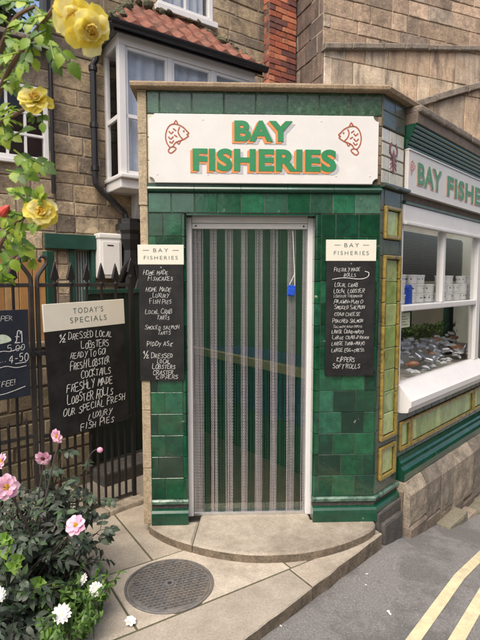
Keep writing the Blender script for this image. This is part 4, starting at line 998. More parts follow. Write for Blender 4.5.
# shells, foil packs heaped on the lower shelf
def scallop(b, M, r):
    rows = []
    for i in range(6):
        t_ = i/5; row = []
        for j in range(17):
            a = R(-68+136*j/16); rr_ = r*(.12+.88*t_)*(1-.10*abs(math.sin(a))); z = r*.42*math.sin(math.pi*min(1, .15+t_*.85))*math.cos(a*.9)+(.035*r if j % 2 else 0)*t_
            row.append(b.verts.new(M @ Vector((rr_*math.sin(a), rr_*math.cos(a)-r*.4, z))))
        rows.append(row)
    for i in range(5):
        for j in range(16): face(b, [rows[i][j], rows[i][j+1], rows[i+1][j+1], rows[i+1][j]])
    bl = [b.verts.new(v.co - (M.to_3x3() @ Vector((0, 0, r*.05)))) for v in rows[-1]]
    for j in range(16): face(b, [rows[-1][j], rows[-1][j+1], bl[j+1], bl[j]])
rnd = random.Random(77); sh0 = None; pk0 = None
cr0 = None
for k in range(112):
    s, y = rnd.uniform(.80, 2.35), rnd.uniform(.11, .41); z = .865+(y-.1)*.60+rnd.uniform(0, .025)
    T = MR @ Matrix.Translation((s, y, z)) @ Matrix.Rotation(rnd.uniform(0, 6), 4, 'Z') @ Matrix.Rotation(rnd.uniform(-.2, .7), 4, 'X')
    if k % 21 == 5:
        if cr0 is None:
            bm = BM(); lathe(bm, [(.02, 0), (.058, .008), (.066, .018), (.055, .034), (.03, .043), (0, .045)], Matrix.Scale(.68, 4, (0, 1, 0)), 18)
            cr0 = obj('crab_shell', bm, M_CRAB, smooth=True); o = cr0
        else: o = cr0.copy(); COL.objects.link(o)
        o.matrix_basis = T; setp(o, 'orange brown dressed crab shell lying in the heap behind the lower window pane', 'crab', 'crab shells heaped in the window')
    elif k % 7 != 6:
        if sh0 is None: bm = BM(); scallop(bm, ID, .050); sh0 = obj('scallop_shell', bm, M_SHELLW, smooth=True); o = sh0
        else: o = sh0.copy(); COL.objects.link(o)
        o.matrix_basis = T; setp(o, 'pale ribbed scallop shell lying in the heap behind the lower window pane', 'shell', 'shells heaped in the window')
    else:
        if pk0 is None:
            bm = BM(); box(bm, -.06, .06, -.04, .04, -.02, .022, ID, 0, .014)
            for v in bm.verts: v.co += Vector((noise.noise(v.co*40), noise.noise(v.co*40+Vector((5, 0, 0))), noise.noise(v.co*50)))*.008
            pk0 = obj('foil_packet', bm, M_SILVER, smooth=True); o = pk0
        else: o = pk0.copy(); COL.objects.link(o)
        o.matrix_basis = T; setp(o, 'crumpled silver foil packet lying among the shells in the lower window', 'packet', 'foil packets in the window')

# ================================================================== RAILINGS AND GATE
def spear(b, x, y, z, M, k=1.0):
    lathe(b, [(.010*k, 0), (.017*k, .006), (.017*k, .014), (.010*k, .02), (.012*k, .034)], M @ Matrix.Translation((x, y, z)), 8)
    pl = [(-.010, .03), (.010, .03), (.030, .045), (.024, .075), (.010, .125), (.0, .155), (-.010, .125), (-.024, .075), (-.030, .045)]
    prism(b, [(x+p[0]*k, z+p[1]*k) for p in pl], y-.008*k, y+.008*k, M, 0, .004*k)
def bars(parent, xs, z0, z1, M=MK, r=.0075, tip=True, mt=M_IRON, nm='bar'):
    for x in xs:
        b = BM(); box(b, x-r, x+r, -r, r, z0, z1, M, 0, .002)
        if tip: spear(b, x, 0, z1, M, 1.0)
        else: lathe(b, [(r*1.2, 0), (r*1.3, .01), (.001, .05)], M @ Matrix.Translation((x, 0, z1)), 6)
        obj(nm, b, mt, parent)
def rails(parent, x0, x1, zs, M=MK):
    for z in zs:
        b = BM(); box(b, x0, x1, -.006, .006, z-.013, z+.013, M, 0, .003); obj('rail', b, M_RAILIRON, parent)
def scroll(b, x, sgn, M, z=1.60):
    pts = [(x, z-.02), (x+sgn*.004, z+.05), (x+sgn*.035, z+.10), (x+sgn*.062, z+.135), (x+sgn*.066, z+.165), (x+sgn*.048, z+.185), (x+sgn*.025, z+.180), (x+sgn*.018, z+.162), (x+sgn*.030, z+.152)]
    tube(b, [M @ Vector((p.x, 0, p.y)) for p in smooth_pts(pts, 4)], .011, 8, rs=[.015-.006*i/32 for i in range(33)])
gate = thing('iron_gate', MK @ Matrix.Translation((-.02, 0, -.05)), 'black wrought iron gate with spear tips carrying the large specials board', 'gate')
rails(gate, -.725, -.02, (1.60, .60, .0))
bars(gate, (-.615, -.50, -.385, -.27, -.155), .0, 1.60)
bars(gate, (-.672, -.5575, -.4425, -.3275, -.2125, -.0975), .0, .612, tip=False)
bm = BM(); box(bm, -.745, -.721, -.012, .012, .0, 1.60, MK, 0, .003); scroll(bm, -.733, 1, MK); obj('stile', bm, M_RAILIRON, gate)
bm = BM(); box(bm, -.040, -.012, -.014, .014, -.05, 1.66, MK, 0, .003); spear(bm, -.026, 0, 1.65, MK); obj('stile', bm, M_IRON, gate)
bm = BM(); box(bm, -.80, -.70, -.035, -.013, 1.145, 1.175, MK, 0, .004); lathe(bm, [(.016, 0), (.016, .02)], MK @ Matrix.Translation((-.745, -.035, 1.16)) @ Matrix.Rotation(R(90), 4, 'X'), 10); tube(bm, [MK @ Vector((-.70, -.03, 1.16)), MK @ Vector((-.66, -.035, 1.19)), MK @ Vector((-.655, -.035, 1.13))], .007, 6); obj('latch', bm, M_IRON, gate)
fence = thing('iron_railing', MK @ Matrix.Translation((-1.4, 0, -.05)), 'black iron railing panel with spear tips left of the gate', 'railing')
rails(fence, -2.3, -.775, (1.60, .62, .03))
bars(fence, [-.885-.115*k for k in range(12)], .03, 1.60)
bars(fence, [-.8275-.115*k for k in range(12)], .03, .70, tip=False)
bm = BM(); box(bm, -.788, -.760, -.014, .014, -.08, 1.60, MK, 0, .003); scroll(bm, -.774, -1, MK); obj('post', bm, M_RAILIRON, fence)
bm = BM(); rnd = random.Random(14); x = -2.3
while x < -.0:
    e = min(x+rnd.uniform(.25, .42), .02); box(bm, x+.004, e-.004, -.10+rnd.uniform(-.01, .01), .10, -.16, -.022+rnd.uniform(-.008, .004), MK, 0, .012); x = e
o = obj('kerb', bm, M_PLINTH); setp(o, 'stone threshold under the railings and gate', kind='structure')

# low wall, board fence and green door behind the railings
wall = thing('alley_wall', MK @ Matrix.Translation((-1, .55, -.1)), 'low brown stone wall behind the iron railings', 'wall')
bm = BM(); masonry(bm, -2.6, -.07, -.15, 1.12, MK @ Matrix.Translation((0, .55, 0)), .135, .30, .05, holes=(), seed=15, wall=.18, gap=.014); obj('stone_wall', bm, [M_WALLST, M_MORTD], wall)
bm = BM(); x = -2.6
while x < -.07:
    e = min(x+.5, -.06); box(bm, x+.003, e-.003, .52, .76, 1.121, 1.165, MK, 0, .01); x = e
obj('coping', bm, M_WALLST, wall)
tf = thing('board_fence', MK @ Matrix.Translation((-1.2, .62, 1.16)), 'orange brown upright board fence standing on the stone wall', 'fence')
bm = BM(); rnd = random.Random(16); x = -2.6
while x < -.41:
    e = min(x+.105, -.40); box(bm, x+.003, e-.003, .60+rnd.uniform(0, .006), .625, 1.166, 1.80+rnd.uniform(-.01, .012), MK, 0, .004); x = e
obj('boards', bm, M_OAK, tf)
for z in (1.30, 1.62): bm = BM(); box(bm, -2.6, -.40, .626, .66, z, z+.07, MK); obj('rail', bm, M_OAK, tf)
bm = BM(); box(bm, -.397, -.335, .58, .66, 1.166, 1.86, MK, 0, .005); obj('post', bm, M_GREENP, tf)
gd = thing('green_door', MK @ Matrix.Translation((.25, .58, 0)), 'dark green boarded door in the shaded passage beside the shop', 'door')
bm = BM()
for k in range(6): box(bm, -.05+k*.115, -.05+k*.115+.112, .60, .63, .07, 1.52, MK, 0, .004)
obj('boards', bm, mat('blackish_green_paint', (.004, .016, .012), .5, .3, 8), gd)
bm = BM(); box(bm, -.065, -.055, .585, .65, .05, 1.56, MK, 0, .003); box(bm, -.05, .64, .585, .65, 1.525, 1.56, MK, 0, .003); obj('door_frame', bm, M_GREENP, gd)
bm = BM(); box(bm, -.07, .66, .36, .75, -.12, .048, MK, 0, .015); o = obj('passage_step', bm, M_DKSTONE); setp(o, 'stone step of the passage', kind='structure')  # step given a darker stone colour to stand in for the passage's shade

# ================================================================== STONE COTTAGE
cot = thing('stone_cottage', MC @ Matrix.Translation((1.5, 0, -.1)), 'brown sandstone cottage with a white bay window under red pantiles', 'cottage')
BX0, BX1, BY = .43, 2.19, -.45
holes = [(.0, .28, -.3, 1.97), (1.10, 1.86, 4.87, 6.3), (.50, 2.12, 2.8, 4.2)]
bm = BM(); masonry(bm, -.13, 3.6, -.4, 7.2, MC, .172, .36, .10, holes=holes, seed=17, wall=.30, gap=.011); obj('stone_wall', bm, [M_COT, M_MORT], cot)
bm = BM(); box(bm, -.26, .62, -.07, .02, 1.975, 2.135, MC, 0, .006); obj('green_beam', bm, M_GREENP, cot)
bm = BM(); box(bm, .0, .055, -.03, .1, -.1, 1.973, MC, 0, .005); box(bm, .235, .279, -.03, .1, -.1, 1.973, MC, 0, .005); dfr = obj('door_frame', bm, M_GREENP, cot)
bm = BM()
for k in range(18):
    x = .058+k*.0098; box(bm, x, x+.008, .05+.004*(k % 2), .056+.004*(k % 2), -.05, 1.965, MC, 1 if k % 3 == 1 else 0)
obj('striped_curtain', bm, [mat('grey_strip', (.30,.32,.31), .6), M_GREENP], cot)
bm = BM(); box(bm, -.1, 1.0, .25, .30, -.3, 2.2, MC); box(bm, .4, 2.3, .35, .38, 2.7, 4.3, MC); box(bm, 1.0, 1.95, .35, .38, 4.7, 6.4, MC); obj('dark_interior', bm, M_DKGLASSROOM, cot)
# bay window
def boxb(b, p): box(b, *p, MC, 0, .006)
bm = BM()
zb, zt = 2.72, 4.20
box(bm, BX0, BX1, BY, .0, zb-.10, zb, MC, 0, .012)                                        # base
box(bm, BX0-.02, BX1+.02, BY-.05, .0, zb, zb+.045, MC, 0, .012)                           # sill
box(bm, BX0, BX1, BY, .0, zt-.11, zt, MC, 0, .005)                                        # head
for x in (BX0, BX1-.075): box(bm, x, x+.075, BY, BY+.075, zb+.046, zt-.111, MC, 0, .006)
for x in (BX0, BX1-.05): box(bm, x, x+.05, -.06, -.001, zb+.046, zt-.111, MC, 0, .006)
for x in (1.005, 1.565): box(bm, x, x+.05, BY+.01, BY+.07, zb+.046, zt-.111, MC, 0, .006)
for x in (BX0+.01, BX1-.04): box(bm, x, x+.03, BY+.076, -.061, 3.35, 3.40, MC, 0, .004)
for a, b in ((BX0+.076, 1.004), (1.056, 1.564), (1.616, BX1-.076)):
    box(bm, a, b, BY+.018, BY+.055, 3.36, 3.40, MC, 0, .004); box(bm, a, b, BY+.018, BY+.055, zb+.047, zb+.09, MC, 0, .004)
    box(bm, a, a+.03, BY+.018, BY+.055, zb+.091, zt-.112, MC, 0, .004); box(bm, b-.03, b, BY+.018, BY+.055, zb+.091, zt-.112, MC, 0, .004); box(bm, a+.031, b-.031, BY+.018, BY+.055, zt-.145, zt-.112, MC, 0, .004)
bay = obj('bay_window', bm, M_WHITE, cot)
for a, b in ((BX0+.10, .98), (1.08, 1.54), (1.64, BX1-.10)):
    bm = BM(); box(bm, a, b, BY+.034, BY+.038, zb+.09, zt-.14, MC); obj('pane', bm, M_GLASS2, bay)
bm = BM(); box(bm, BX0+.02, BX0+.024, BY+.08, -.065, zb+.05, zt-.115, MC); obj('pane', bm, M_GLASS2, bay)
def drape(b, x0, x1, y, z0, z1, M, amp=.022, n=60, seed=0):
    r = random.Random(seed); ph = 0; prev = None; 
    for i in range(n+1):
        x = x0+(x1-x0)*i/n; ph += r.uniform(.5, 1.3); yy = y+amp*math.sin(ph)
        cur_ = [b.verts.new(M @ Vector((x, yy, z0))), b.verts.new(M @ Vector((x, yy*.6+y*.4, z1)))]
        cb = [b.verts.new(M @ Vector((x, yy+.003, z0))), b.verts.new(M @ Vector((x, yy*.6+y*.4+.003, z1)))]
        if prev: face(b, [prev[0][0], cur_[0], cur_[1], prev[0][1]]); face(b, [prev[1][1], cb[1], cb[0], prev[1][0]])
        prev = (cur_, cb)
bm = BM(); drape(bm, BX0+.09, BX1-.08, BY+.11, zb+.05, zt-.12, MC, seed=5, n=80); obj('net_curtain', bm, M_VOILE, bay)
bm = BM()
for x in (BX0+.3, BX1-.3): bm = BM(); prism(bm, [(BY+.06, zb-.10), (-.0, zb-.10), (-.0, zb-.42), (-.08, zb-.40), (-.16, zb-.24)], x, x+.09, MC @ Matrix.Rotation(R(90), 4, 'Z') @ Matrix.Scale(-1, 4, (0, 1, 0))); obj('bracket', bm, M_WHITE, bay)
# pantile roof of the bay, hipped
EX0, EX1, EY, EZ = BX0-.09, BX1+.07, BY-.09, 4.235
TX0, TX1, TZ = .80, 1.62, 4.76
bm = BM(); nx, ny = 150, 24
def roofpt(u, v, lift=0.0):       # u 0..1 along, v 0..1 up
    xa = EX0+(EX1-EX0)*u; xb = TX0+(TX1-TX0)*u
    x = xa+(xb-xa)*v
    return Vector((x, EY+(0-EY)*v, EZ+(TZ-EZ)*v+lift))
vs = [[None]*(nx+1) for _ in range(ny+1)]
for j in range(ny+1):
    v = j/ny; row = (v*3.2) % 1
    for i in range(nx+1):
        q = roofpt(i/nx, v); c = (q.x/.185) % 1
        prof = .030*(math.sin(2*math.pi*c) if c < .5 else .45*math.sin(2*math.pi*c))
        vs[j][i] = bm.verts.new(MC @ (q+Vector((0, 0, prof+.040*(1-row)+.02))))
for j in range(ny):
    for i in range(nx): face(bm, [vs[j][i], vs[j][i+1], vs[j+1][i+1], vs[j+1][i]])
b0 = [bm.verts.new(MC @ roofpt(i/nx, 0, -.015)) for i in range(nx+1)]
for i in range(nx): face(bm, [b0[i], b0[i+1], vs[0][i+1], vs[0][i]])
M_PANT2 = mat('weathered_red_pantile', (.205,.078,.050), .9, .45, 9, .6, 60, stain=((.10,.07,.05), 5.5, .47, .66, .85), stain2=((.38,.17,.11), 9, .58, .74, .5))
obj('pantile_roof', bm, M_PANT2, cot)
def slab3(b, pts, t, mi=0):
    a = [b.verts.new(MC @ Vector(p)) for p in pts]; c_ = [b.verts.new(MC @ (Vector(p)-Vector((0, 0, t)))) for p in pts]
    face(b, a, mi); face(b, c_[::-1], mi)
    for i in range(len(pts)): j = (i+1) % len(pts); face(b, [a[i], c_[i], c_[j], a[j]], mi)
bm = BM(); slab3(bm, [(EX0, EY, EZ), (TX0, .0, TZ), (EX0, .0, EZ)], .03); slab3(bm, [(EX1, EY, EZ), (EX1, 0, EZ), (TX1, 0, TZ)], .03)
slab3(bm, [(EX0, EY, EZ-.01), (EX1, EY, EZ-.01), (EX1, 0, EZ-.01), (EX0, 0, EZ-.01)], .02)
obj('roof_hip', bm, M_LEAD, cot)
bm = BM(); rnd = random.Random(40)     # moss and mortar on the hips and along the wall
for k in range(90):
    u = rnd.random(); pick = rnd.random()
    if pick < .45: q = Vector((EX0, EY, EZ)).lerp(Vector((TX0, 0, TZ)), u)
    elif pick < .7: q = Vector((EX1, EY, EZ)).lerp(Vector((TX1, 0, TZ)), u)
    else: q = Vector((TX0+(TX1-TX0)*u, -.03, TZ+.01))
    q += Vector((rnd.uniform(-.05, .05), rnd.uniform(-.03, .03), .03)); r_ = rnd.uniform(.025, .06)
    T = MC @ Matrix.Translation(q) @ Matrix.Rotation(rnd.uniform(0, 3), 4, rvec(rnd)) 
    lathe(bm, [(r_*.5, -r_*.5), (r_, -.1*r_), (r_*.8, r_*.3), (r_*.3, r_*.5)], T, 7)
obj('mossy_hip_mortar', bm, M_MOSSY, cot)
bm = BM()
def gutter(b, p, q, M, r=.055):
    p, q = Vector(p), Vector(q); d = (q-p).normalized(); s = Vector((0, 0, 1)).cross(d).normalized()
    A_ = [];
    prof = [(math.cos(R(180+k*18))*r, math.sin(R(180+k*18))*r) for k in range(11)]+[(math.cos(R(360-k*18))*r*.85, math.sin(R(360-k*18))*r*.85+.004) for k in range(11)]
    e0 = [b.verts.new(M @ (p+s*a+Vector((0, 0, c)))) for a, c in prof]; e1 = [b.verts.new(M @ (q+s*a+Vector((0, 0, c)))) for a, c in prof]
    for i in range(len(prof)): j = (i+1) % len(prof); face(b, [e0[i], e1[i], e1[j], e0[j]])
    face(b, e0[::-1]); face(b, e1)
gutter(bm, (EX0-.04, EY-.03, EZ), (EX1+.02, EY-.03, EZ), MC); gutter(bm, (EX0-.02, EY-.03, EZ), (EX0-.02, -.02, EZ-.02), MC)
box(bm, EX0+.02, EX1-.01, EY+.01, EY+.03, EZ-.07, EZ+.0, MC); obj('gutter', bm, M_GUT, cot)
bm = BM()
def P(*p): return [MC @ Vector(q) for q in p]
tube(bm, P((EX0-.02, -.10, EZ-.04), (EX0-.02, -.10, 4.12), (.315, -.09, 4.02), (.285, -.075, 3.96), (.285, -.075, 2.78), (.29, -.075, 2.70), (.34, -.08, 2.64), (.61, -.10, 2.40), (.63, -.11, 2.30)), .035, 10)
for z in (3.9, 3.3, 2.84): lathe(bm, [(.047, 0), (.047, .05)], MC @ Matrix.Translation((.285, -.075, z)), 12)
hz = MC @ Matrix.Translation((.65, -.14, 0))
lathe(bm, [(.02, 1.15), (.085, 1.16), (.085, 1.75), (.11, 1.78), (.10, 1.84), (.09, 1.98), (.13, 2.10), (.13, 2.16), (.16, 2.20), (.16, 2.27), (.13, 2.29), (.13, 2.33), (.02, 2.33)], hz @ Matrix.Rotation(R(0), 4, 'Z'), 8)
tube(bm, P((.65, -.14, 1.2), (.65, -.14, -.05)), .045, 10)
tube(bm, P((.50, -.10, 1.55), (.56, -.2, 1.78), (.60, -.26, 1.86), (.68, -.26, 1.80), (.74, -.2, 1.6), (.78, -.12, 1.4)), .035, 8); tube(bm, P((.8, -.16, 1.9), (.74, -.22, 1.7), (.66, -.26, 1.5), (.6, -.22, 1.3)), .03, 8)
obj('downpipe', bm, M_GUT, cot)
bm = BM(); tube(bm, P((-.20, -.09, 5.9), (-.20, -.09, 4.32)), .055, 10); tube(bm, P((-.20, -.09, 4.34), (-.20, -.09, 4.18), (-.24, -.09, 4.08), (-.32, -.09, 4.0), (-.62, -.09, 3.80), (-1.2, -.09, 3.72)), .04, 10); tube(bm, P((-.165, -.08, 3.95), (-.165, -.08, 2.55)), .022, 8); obj('downpipe', bm, M_GUT, cot)
# upper window
bm = BM()
def sash(b, x0, x1, z0, z1, M, nx_=2, nz_=2, f=.06, y0=-.01, bar=.022):
    box(b, x0, x0+f, y0, .06, z0, z1, M, 0, .005); box(b, x1-f, x1, y0, .06, z0, z1, M, 0, .005); box(b, x0+f, x1-f, y0, .06, z0, z0+f, M, 0, .005); box(b, x0+f, x1-f, y0, .06, z1-f, z1, M, 0, .005)
    for k in range(1, nx_): x = x0+f+(x1-x0-2*f)*k/nx_; box(b, x-bar/2, x+bar/2, .012, .05, z0+f, z1-f, M, 0, .003)
    for k in range(1, nz_): z = z0+f+(z1-z0-2*f)*k/nz_; box(b, x0+f, x1-f, .008, .054, z-bar/2, z+bar/2, M, 0, .003)
sash(bm, 1.10, 1.86, 4.87, 6.30, MC, 2, 2); box(bm, 1.06, 1.90, -.07, .05, 4.80, 4.869, MC, 0, .008); uw = obj('window_frame', bm, M_WHITE, cot)
bm = BM(); box(bm, 1.16, 1.80, .030, .034, 4.93, 6.24, MC); obj('pane', bm, M_GLASS2, uw)
bm = BM(); drape(bm, 1.16, 1.80, .16, 4.9, 6.3, MC, seed=8, n=40); obj('net_curtain', bm, M_VOILE, uw)
# brick chimney
bm = BM(); masonry(bm, 2.676, 3.157, 3.2, 7.4, MC @ Matrix.Translation((0, -.12, 0)), .076, .215, .06, seed=19, wall=.11, gap=.010, vary=.08, inset=.004)
masonry(bm, -.115, -.002, 3.2, 7.4, MC @ Matrix.Translation((2.676, 0, 0)) @ Matrix.Rotation(R(-90), 4, 'Z') @ Matrix.Scale(-1, 4, (1, 0, 0)), .076, .11, .04, seed=20, wall=.06, gap=.010, vary=.08, inset=.004)
obj('chimney', bm, [M_BRICK, M_MORTD], cot)
t = thing('meter_box', MC @ Matrix.Translation((.42, -.1, 1.67)), 'tall off white plastic meter box on the cottage wall beside the green beam', 'meter box')
bm = BM(); box(bm, .285, .545, -.16, -.001, 1.66, 2.15, MC, 0, .02); box(bm, .275, .555, -.17, -.002, 2.10, 2.16, MC, 0, .015); obj('case', bm, M_PLASTIC, t)
bm = BM(); box(bm, .315, .515, -.172, -.161, 1.70, 2.07, MC, 0, .006); dr = obj('door', bm, M_PLASTIC, t)
bm = BM(); box(bm, .37, .44, -.175, -.1725, 2.02, 2.032, MC); obj('slot', bm, M_GUT, dr)
# lower stone house on the left
ob = thing('stone_outbuilding', MC @ Matrix.Translation((-1.6, 0, -.1)), 'lower stone house at the far left with a white small paned window', 'house')
M2 = MC @ Matrix.Translation((0, -.02, 0))
bm = BM(); masonry(bm, -3.4, -.135, -.4, 4.03, M2, .172, .36, .10, holes=[(-1.15, -.185, 2.86, 3.62)], seed=23, wall=.3, gap=.011); obj('stone_wall', bm, [M_COT, M_MORT], ob)
bm = BM(); x = -3.4
while x < -.14: box(bm, x+.004, min(x+.6, -.14)-.004, -.10, .35, 4.035, 4.085, M2, 0, .01); x += .6
obj('coping', bm, M_GRITCOPE, ob)
bm = BM(); sash(bm, -1.15, -.185, 2.86, 3.62, M2, 5, 3, f=.05, bar=.025); box(bm, -1.19, -.15, -.05, .05, 2.82, 2.859, M2, 0, .006); wf = obj('window_frame', bm, M_WHITE, ob)
bm = BM(); box(bm, -1.11, -.225, .030, .034, 2.90, 3.58, M2); obj('pane', bm, M_GLASS2, wf)
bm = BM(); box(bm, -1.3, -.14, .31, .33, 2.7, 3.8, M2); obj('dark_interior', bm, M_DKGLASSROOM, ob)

# ================================================================== GABLE HOUSE
gh = thing('gable_house', MG @ Matrix.Translation((2.5, 0, -1)), 'large pinkish sandstone house wall rising behind the shop on the right', 'house')
k1, c1 = .163, 4.60       # upper string course: z = c1 + k1 x
k2, c2 = .357, 3.515      # lower raked coping
bm = BM(); masonry(bm, 0, 7.5, 4.2, 9.0, MG, .20, .37, .10, cuts=[(k1, -1, -(c1+.0))], seed=25, wall=.3, gap=.009); obj('upper_wall', bm, [M_GAB, M_MORT], gh)
bm = BM(); masonry(bm, 0, 7.5, -1.2, 6.2, MG @ Matrix.Translation((0, -.02, 0)), .42, .36, .10, cuts=[(-k1, 1, c1-.03)], seed=26, wall=.3, gap=.006, vary=.5, jit=.012); obj('lower_wall', bm, [M_GAB2, M_MORTD], gh)
bm = BM(); masonry(bm, 0.9, 7.5, -1.2, 6.2, MG @ Matrix.Translation((0, -.135, 0)), .6, .45, .10, cuts=[(-k2, 1, c2-.02)], seed=28, wall=.11, gap=.006, vary=.5, jit=.012); obj('abutting_wall', bm, [M_GAB2, M_MORTD], gh)
def raked(b, k, c, x0, x1, y0, y1, h, seed, M=MG):
    r = random.Random(seed); x = x0
    while x < x1:
        e = min(x+r.uniform(.35, .6), x1); j = r.uniform(-.008, .008)
        prism(b, [(x+.003, c+k*x-.0+j), (e-.003, c+k*e+j), (e-.003, c+k*e+h+j), (x+.003, c+k*x+h+j)], y0+r.uniform(-.01, .01), y1, M, 0, .012); x = e
bm = BM(); raked(bm, k1, c1-.045, -.02, 7.5, -.085, .02, .075, 3); raked(bm, k2, c2-.02, .9, 7.5, -.21, -.02, .10, 4); obj('raked_coping', bm, M_GRITCOPE, gh)
bm = BM(); masonry(bm, 0.005, 3.0, -1.2, 9.0, MG @ Matrix.Rotation(R(90), 4, 'Z') @ Matrix.Scale(-1, 4, (0, 1, 0)), .25, .4, .05, seed=27, wall=.06); obj('return_wall', bm, [M_SHADEW, M_MORTD], gh)

# ================================================================== TREE BEHIND THE ROOFS
tr = thing('garden_tree', Matrix.Translation((-4.3, 9.3, -.1)), 'dark leafy green tree rising behind the stone house at the far left', 'tree')
bm = BM(); rnd = random.Random(33); base = Vector((-4.3, 9.3, -.3)); top = Vector((-4.15, 9.2, 6.3))
tube(bm, [base.lerp(top, i/6)+Vector((math.sin(i)*.08, math.cos(i*1.3)*.08, 0)) for i in range(7)], .2, 9, rs=[.24-.022*i for i in range(7)])
limbs = []
for k in range(12):
    st = base.lerp(top, rnd.uniform(.6, 1)); d = rvec(rnd); d.z = abs(d.z)*.8+.35; e = st+d*rnd.uniform(1.0, 1.9)
    tube(bm, [st, st.lerp(e, .5)+rvec(rnd)*.12, e], .05, 6, rs=[.07, .045, .015]); limbs.append((st, e))
obj('trunk', bm, M_BARK, tr)
bm = BM(); cen = []
for st, e in limbs:
    for k in range(7): cen.append(st.lerp(e, rnd.uniform(.35, 1.1))+rvec(rnd)*rnd.uniform(0, .5))
for c_ in cen:
    r_ = rnd.uniform(.25, .5)
    for k in range(85):
        p = c_+rvec(rnd)*r_*rnd.random()**.5
        leaf(bm, p, rvec(rnd), rvec(rnd), rnd.uniform(.09, .15), rnd.uniform(.05, .08), seg=2)
obj('crown', bm, M_TLEAF, tr)

# ================================================================== FLOWERS IN FRONT
bm = BM()
M_ = Matrix.Translation((-1.36, 2.40, -.12)) @ Matrix.Diagonal((1, 1.1, 1, 1))
lathe(bm, [(.62, 0), (.60, .045), (.50, .075), (.3, .10), (.05, .11)], M_, 40)
for v in bm.verts: v.co += Vector((noise.noise(v.co*4), noise.noise(v.co*4+Vector((9, 0, 0))), noise.noise(v.co*9)*.4))*.05
o = obj('soil', bm, M_SOIL); setp(o, 'dark planted soil', kind='structure')
def compound(b, p, d, n, L, W, pairs=2, k=.62, droop=.25, seg=5, lobes=.07, rnd=random):
    """leaf of several leaflets on one stalk"""
    d = d.normalized(); s = d.cross(n)
    if s.length < 1e-3: s = d.cross(Vector((.2, .7, .4)))
    s.normalize(); n = s.cross(d)
    e = p+d*L*.62
    tube(b, [p, e], .0022, 4, cap=False)
    leaf(b, e, d-n*.15, n, L*.48, W, droop=droop, seg=seg, lobes=lobes)
    for i in range(pairs):
        q = p+d*L*(.28+.30*i)
        for sg_ in (-1, 1): leaf(b, q, d*.65+s*sg_*rnd.uniform(.7, 1.0)-n*rnd.uniform(0, .3), n, L*k*.62, W*.85, droop=droop, seg=seg, lobes=lobes)
# --- climbing rose, arching in from the left
rose = thing('rose_bush', Matrix.Translation((-1.0, 1.45, -.06)), 'climbing rose with large yellow blooms and lime leaves arching in at the upper left', 'rose bush')
rnd = random.Random(51); canes = []
root = Vector((-1.0, 1.45, -.06))
def cane(pts, rs0=.008): canes.append([Vector(p) for p in smooth_pts3(pts, 5)])
def smooth_pts3(P_, n=5):
    P_ = [Vector(p) for p in P_]; res = []
    for i in range(len(P_)-1):
        p0 = P_[max(i-1, 0)]; p1 = P_[i]; p2 = P_[i+1]; p3 = P_[min(i+2, len(P_)-1)]
        for k in range(n):
            t_ = k/n; res.append(.5*((2*p1)+(-p0+p2)*t_+(2*p0-5*p1+4*p2-p3)*t_*t_+(-p0+3*p1-3*p2+p3)*t_**3))
    res.append(P_[-1]); return res
hub = Vector((-.95, 1.42, .9))
cane([root, (-1.0, 1.45, .5), hub, at(-40, 220, 1.35), at(-10, 120, 1.22), at(8, 72, 1.12), at(28, 42, 1.05), at(50, 14, 1.0), at(66, -6, .97), at(84, 6, .965), at(88, 16, .97)])
cane([root, (-.98, 1.44, .5), (-.93, 1.4, 1.0), at(-30, 300, 1.33), at(-6, 255, 1.26), at(14, 225, 1.2), at(30, 215, 1.16), at(40, 212, 1.14)])
cane([hub, at(-60, 200, 1.38), at(-25, 140, 1.25), at(0, 122, 1.16), at(18, 113, 1.11), at(33, 104, 1.085)])
cane([(-.93, 1.4, 1.0), at(-40, 330, 1.36), at(-8, 290, 1.34), at(10, 262, 1.32), at(24, 248, 1.3)])
cane([at(-10, 120, 1.22), at(-2, 60, 1.16), at(14, 20, 1.1), at(36, 6, 1.08)])
for i, c_ in enumerate(canes):
    bm = BM(); n_ = len(c_); tube(bm, c_, .005, 7, rs=[.0085*(1-.62*j/(n_-1)) for j in range(n_)]); obj('cane', bm, M_RCANE, rose)
def rose_leaves(spots, seed):
    r = random.Random(seed); b = BM()
    for p, d, L in spots: compound(b, p, d, Vector((r.uniform(-.5, .5), -.8, .6)), L*.86, L*.30, pairs=r.choice((1, 2, 2)), droop=r.uniform(.15, .45), seg=9, lobes=.10, rnd=r)
    return b
spots = []
for i, c_ in enumerate(canes):
    n_ = len(c_)
    for j in range(int(n_*.18), n_-1):
        for q in range((1, 1, 1, 2, 1)[i]):
            p = c_[j].lerp(c_[j+1], rnd.random()); px = 240+FPX*p.x/p.y
            if px > 60 or rnd.random() < .3: continue
            spots.append((p, rvec(rnd)+Vector((.05, -.2, -.15)), rnd.uniform(.045, .078)))
for (x, y, Y, dx, dz, L) in ((50, 42, 1.0, .3, -1, .075), (56, 46, .99, .75, -.9, .085), (46, 30, 1.0, -.6, -.5, .07), (30, 46, 1.04, -.3, -.9, .08), (20, 52, 1.07, -.8, -.35, .085), (12, 60, 1.09, -.9, .1, .08), (6, 36, 1.1, .6, -.4, .08), (34, 2, 1.05, -.8, -.1, .08), (42, 110, 1.08, .1, -1, .055), (22, 100, 1.12, -.4, .9, .055), (14, 150, 1.15, .8, -.6, .09), (30, 158, 1.14, .9, -.5, .08), (6, 170, 1.18, .8, -.2, .10), (20, 180, 1.16, .4, -.9, .09), (4, 205, 1.2, .3, -.9, .08), (12, 235, 1.22, .7, -.6, .09), (2, 245, 1.25, .6, -.8, .09), (8, 140, 1.15, .7, .3, .08), (25, 200, 1.14, -.6, .5, .05), (2, 120, 1.17, .2, -.8, .08)):
    spots.append((at(x, y, Y), Vector((dx, -.25, dz)), L))
obj('foliage', rose_leaves(spots, 3), M_RLEAF, rose, smooth=True)
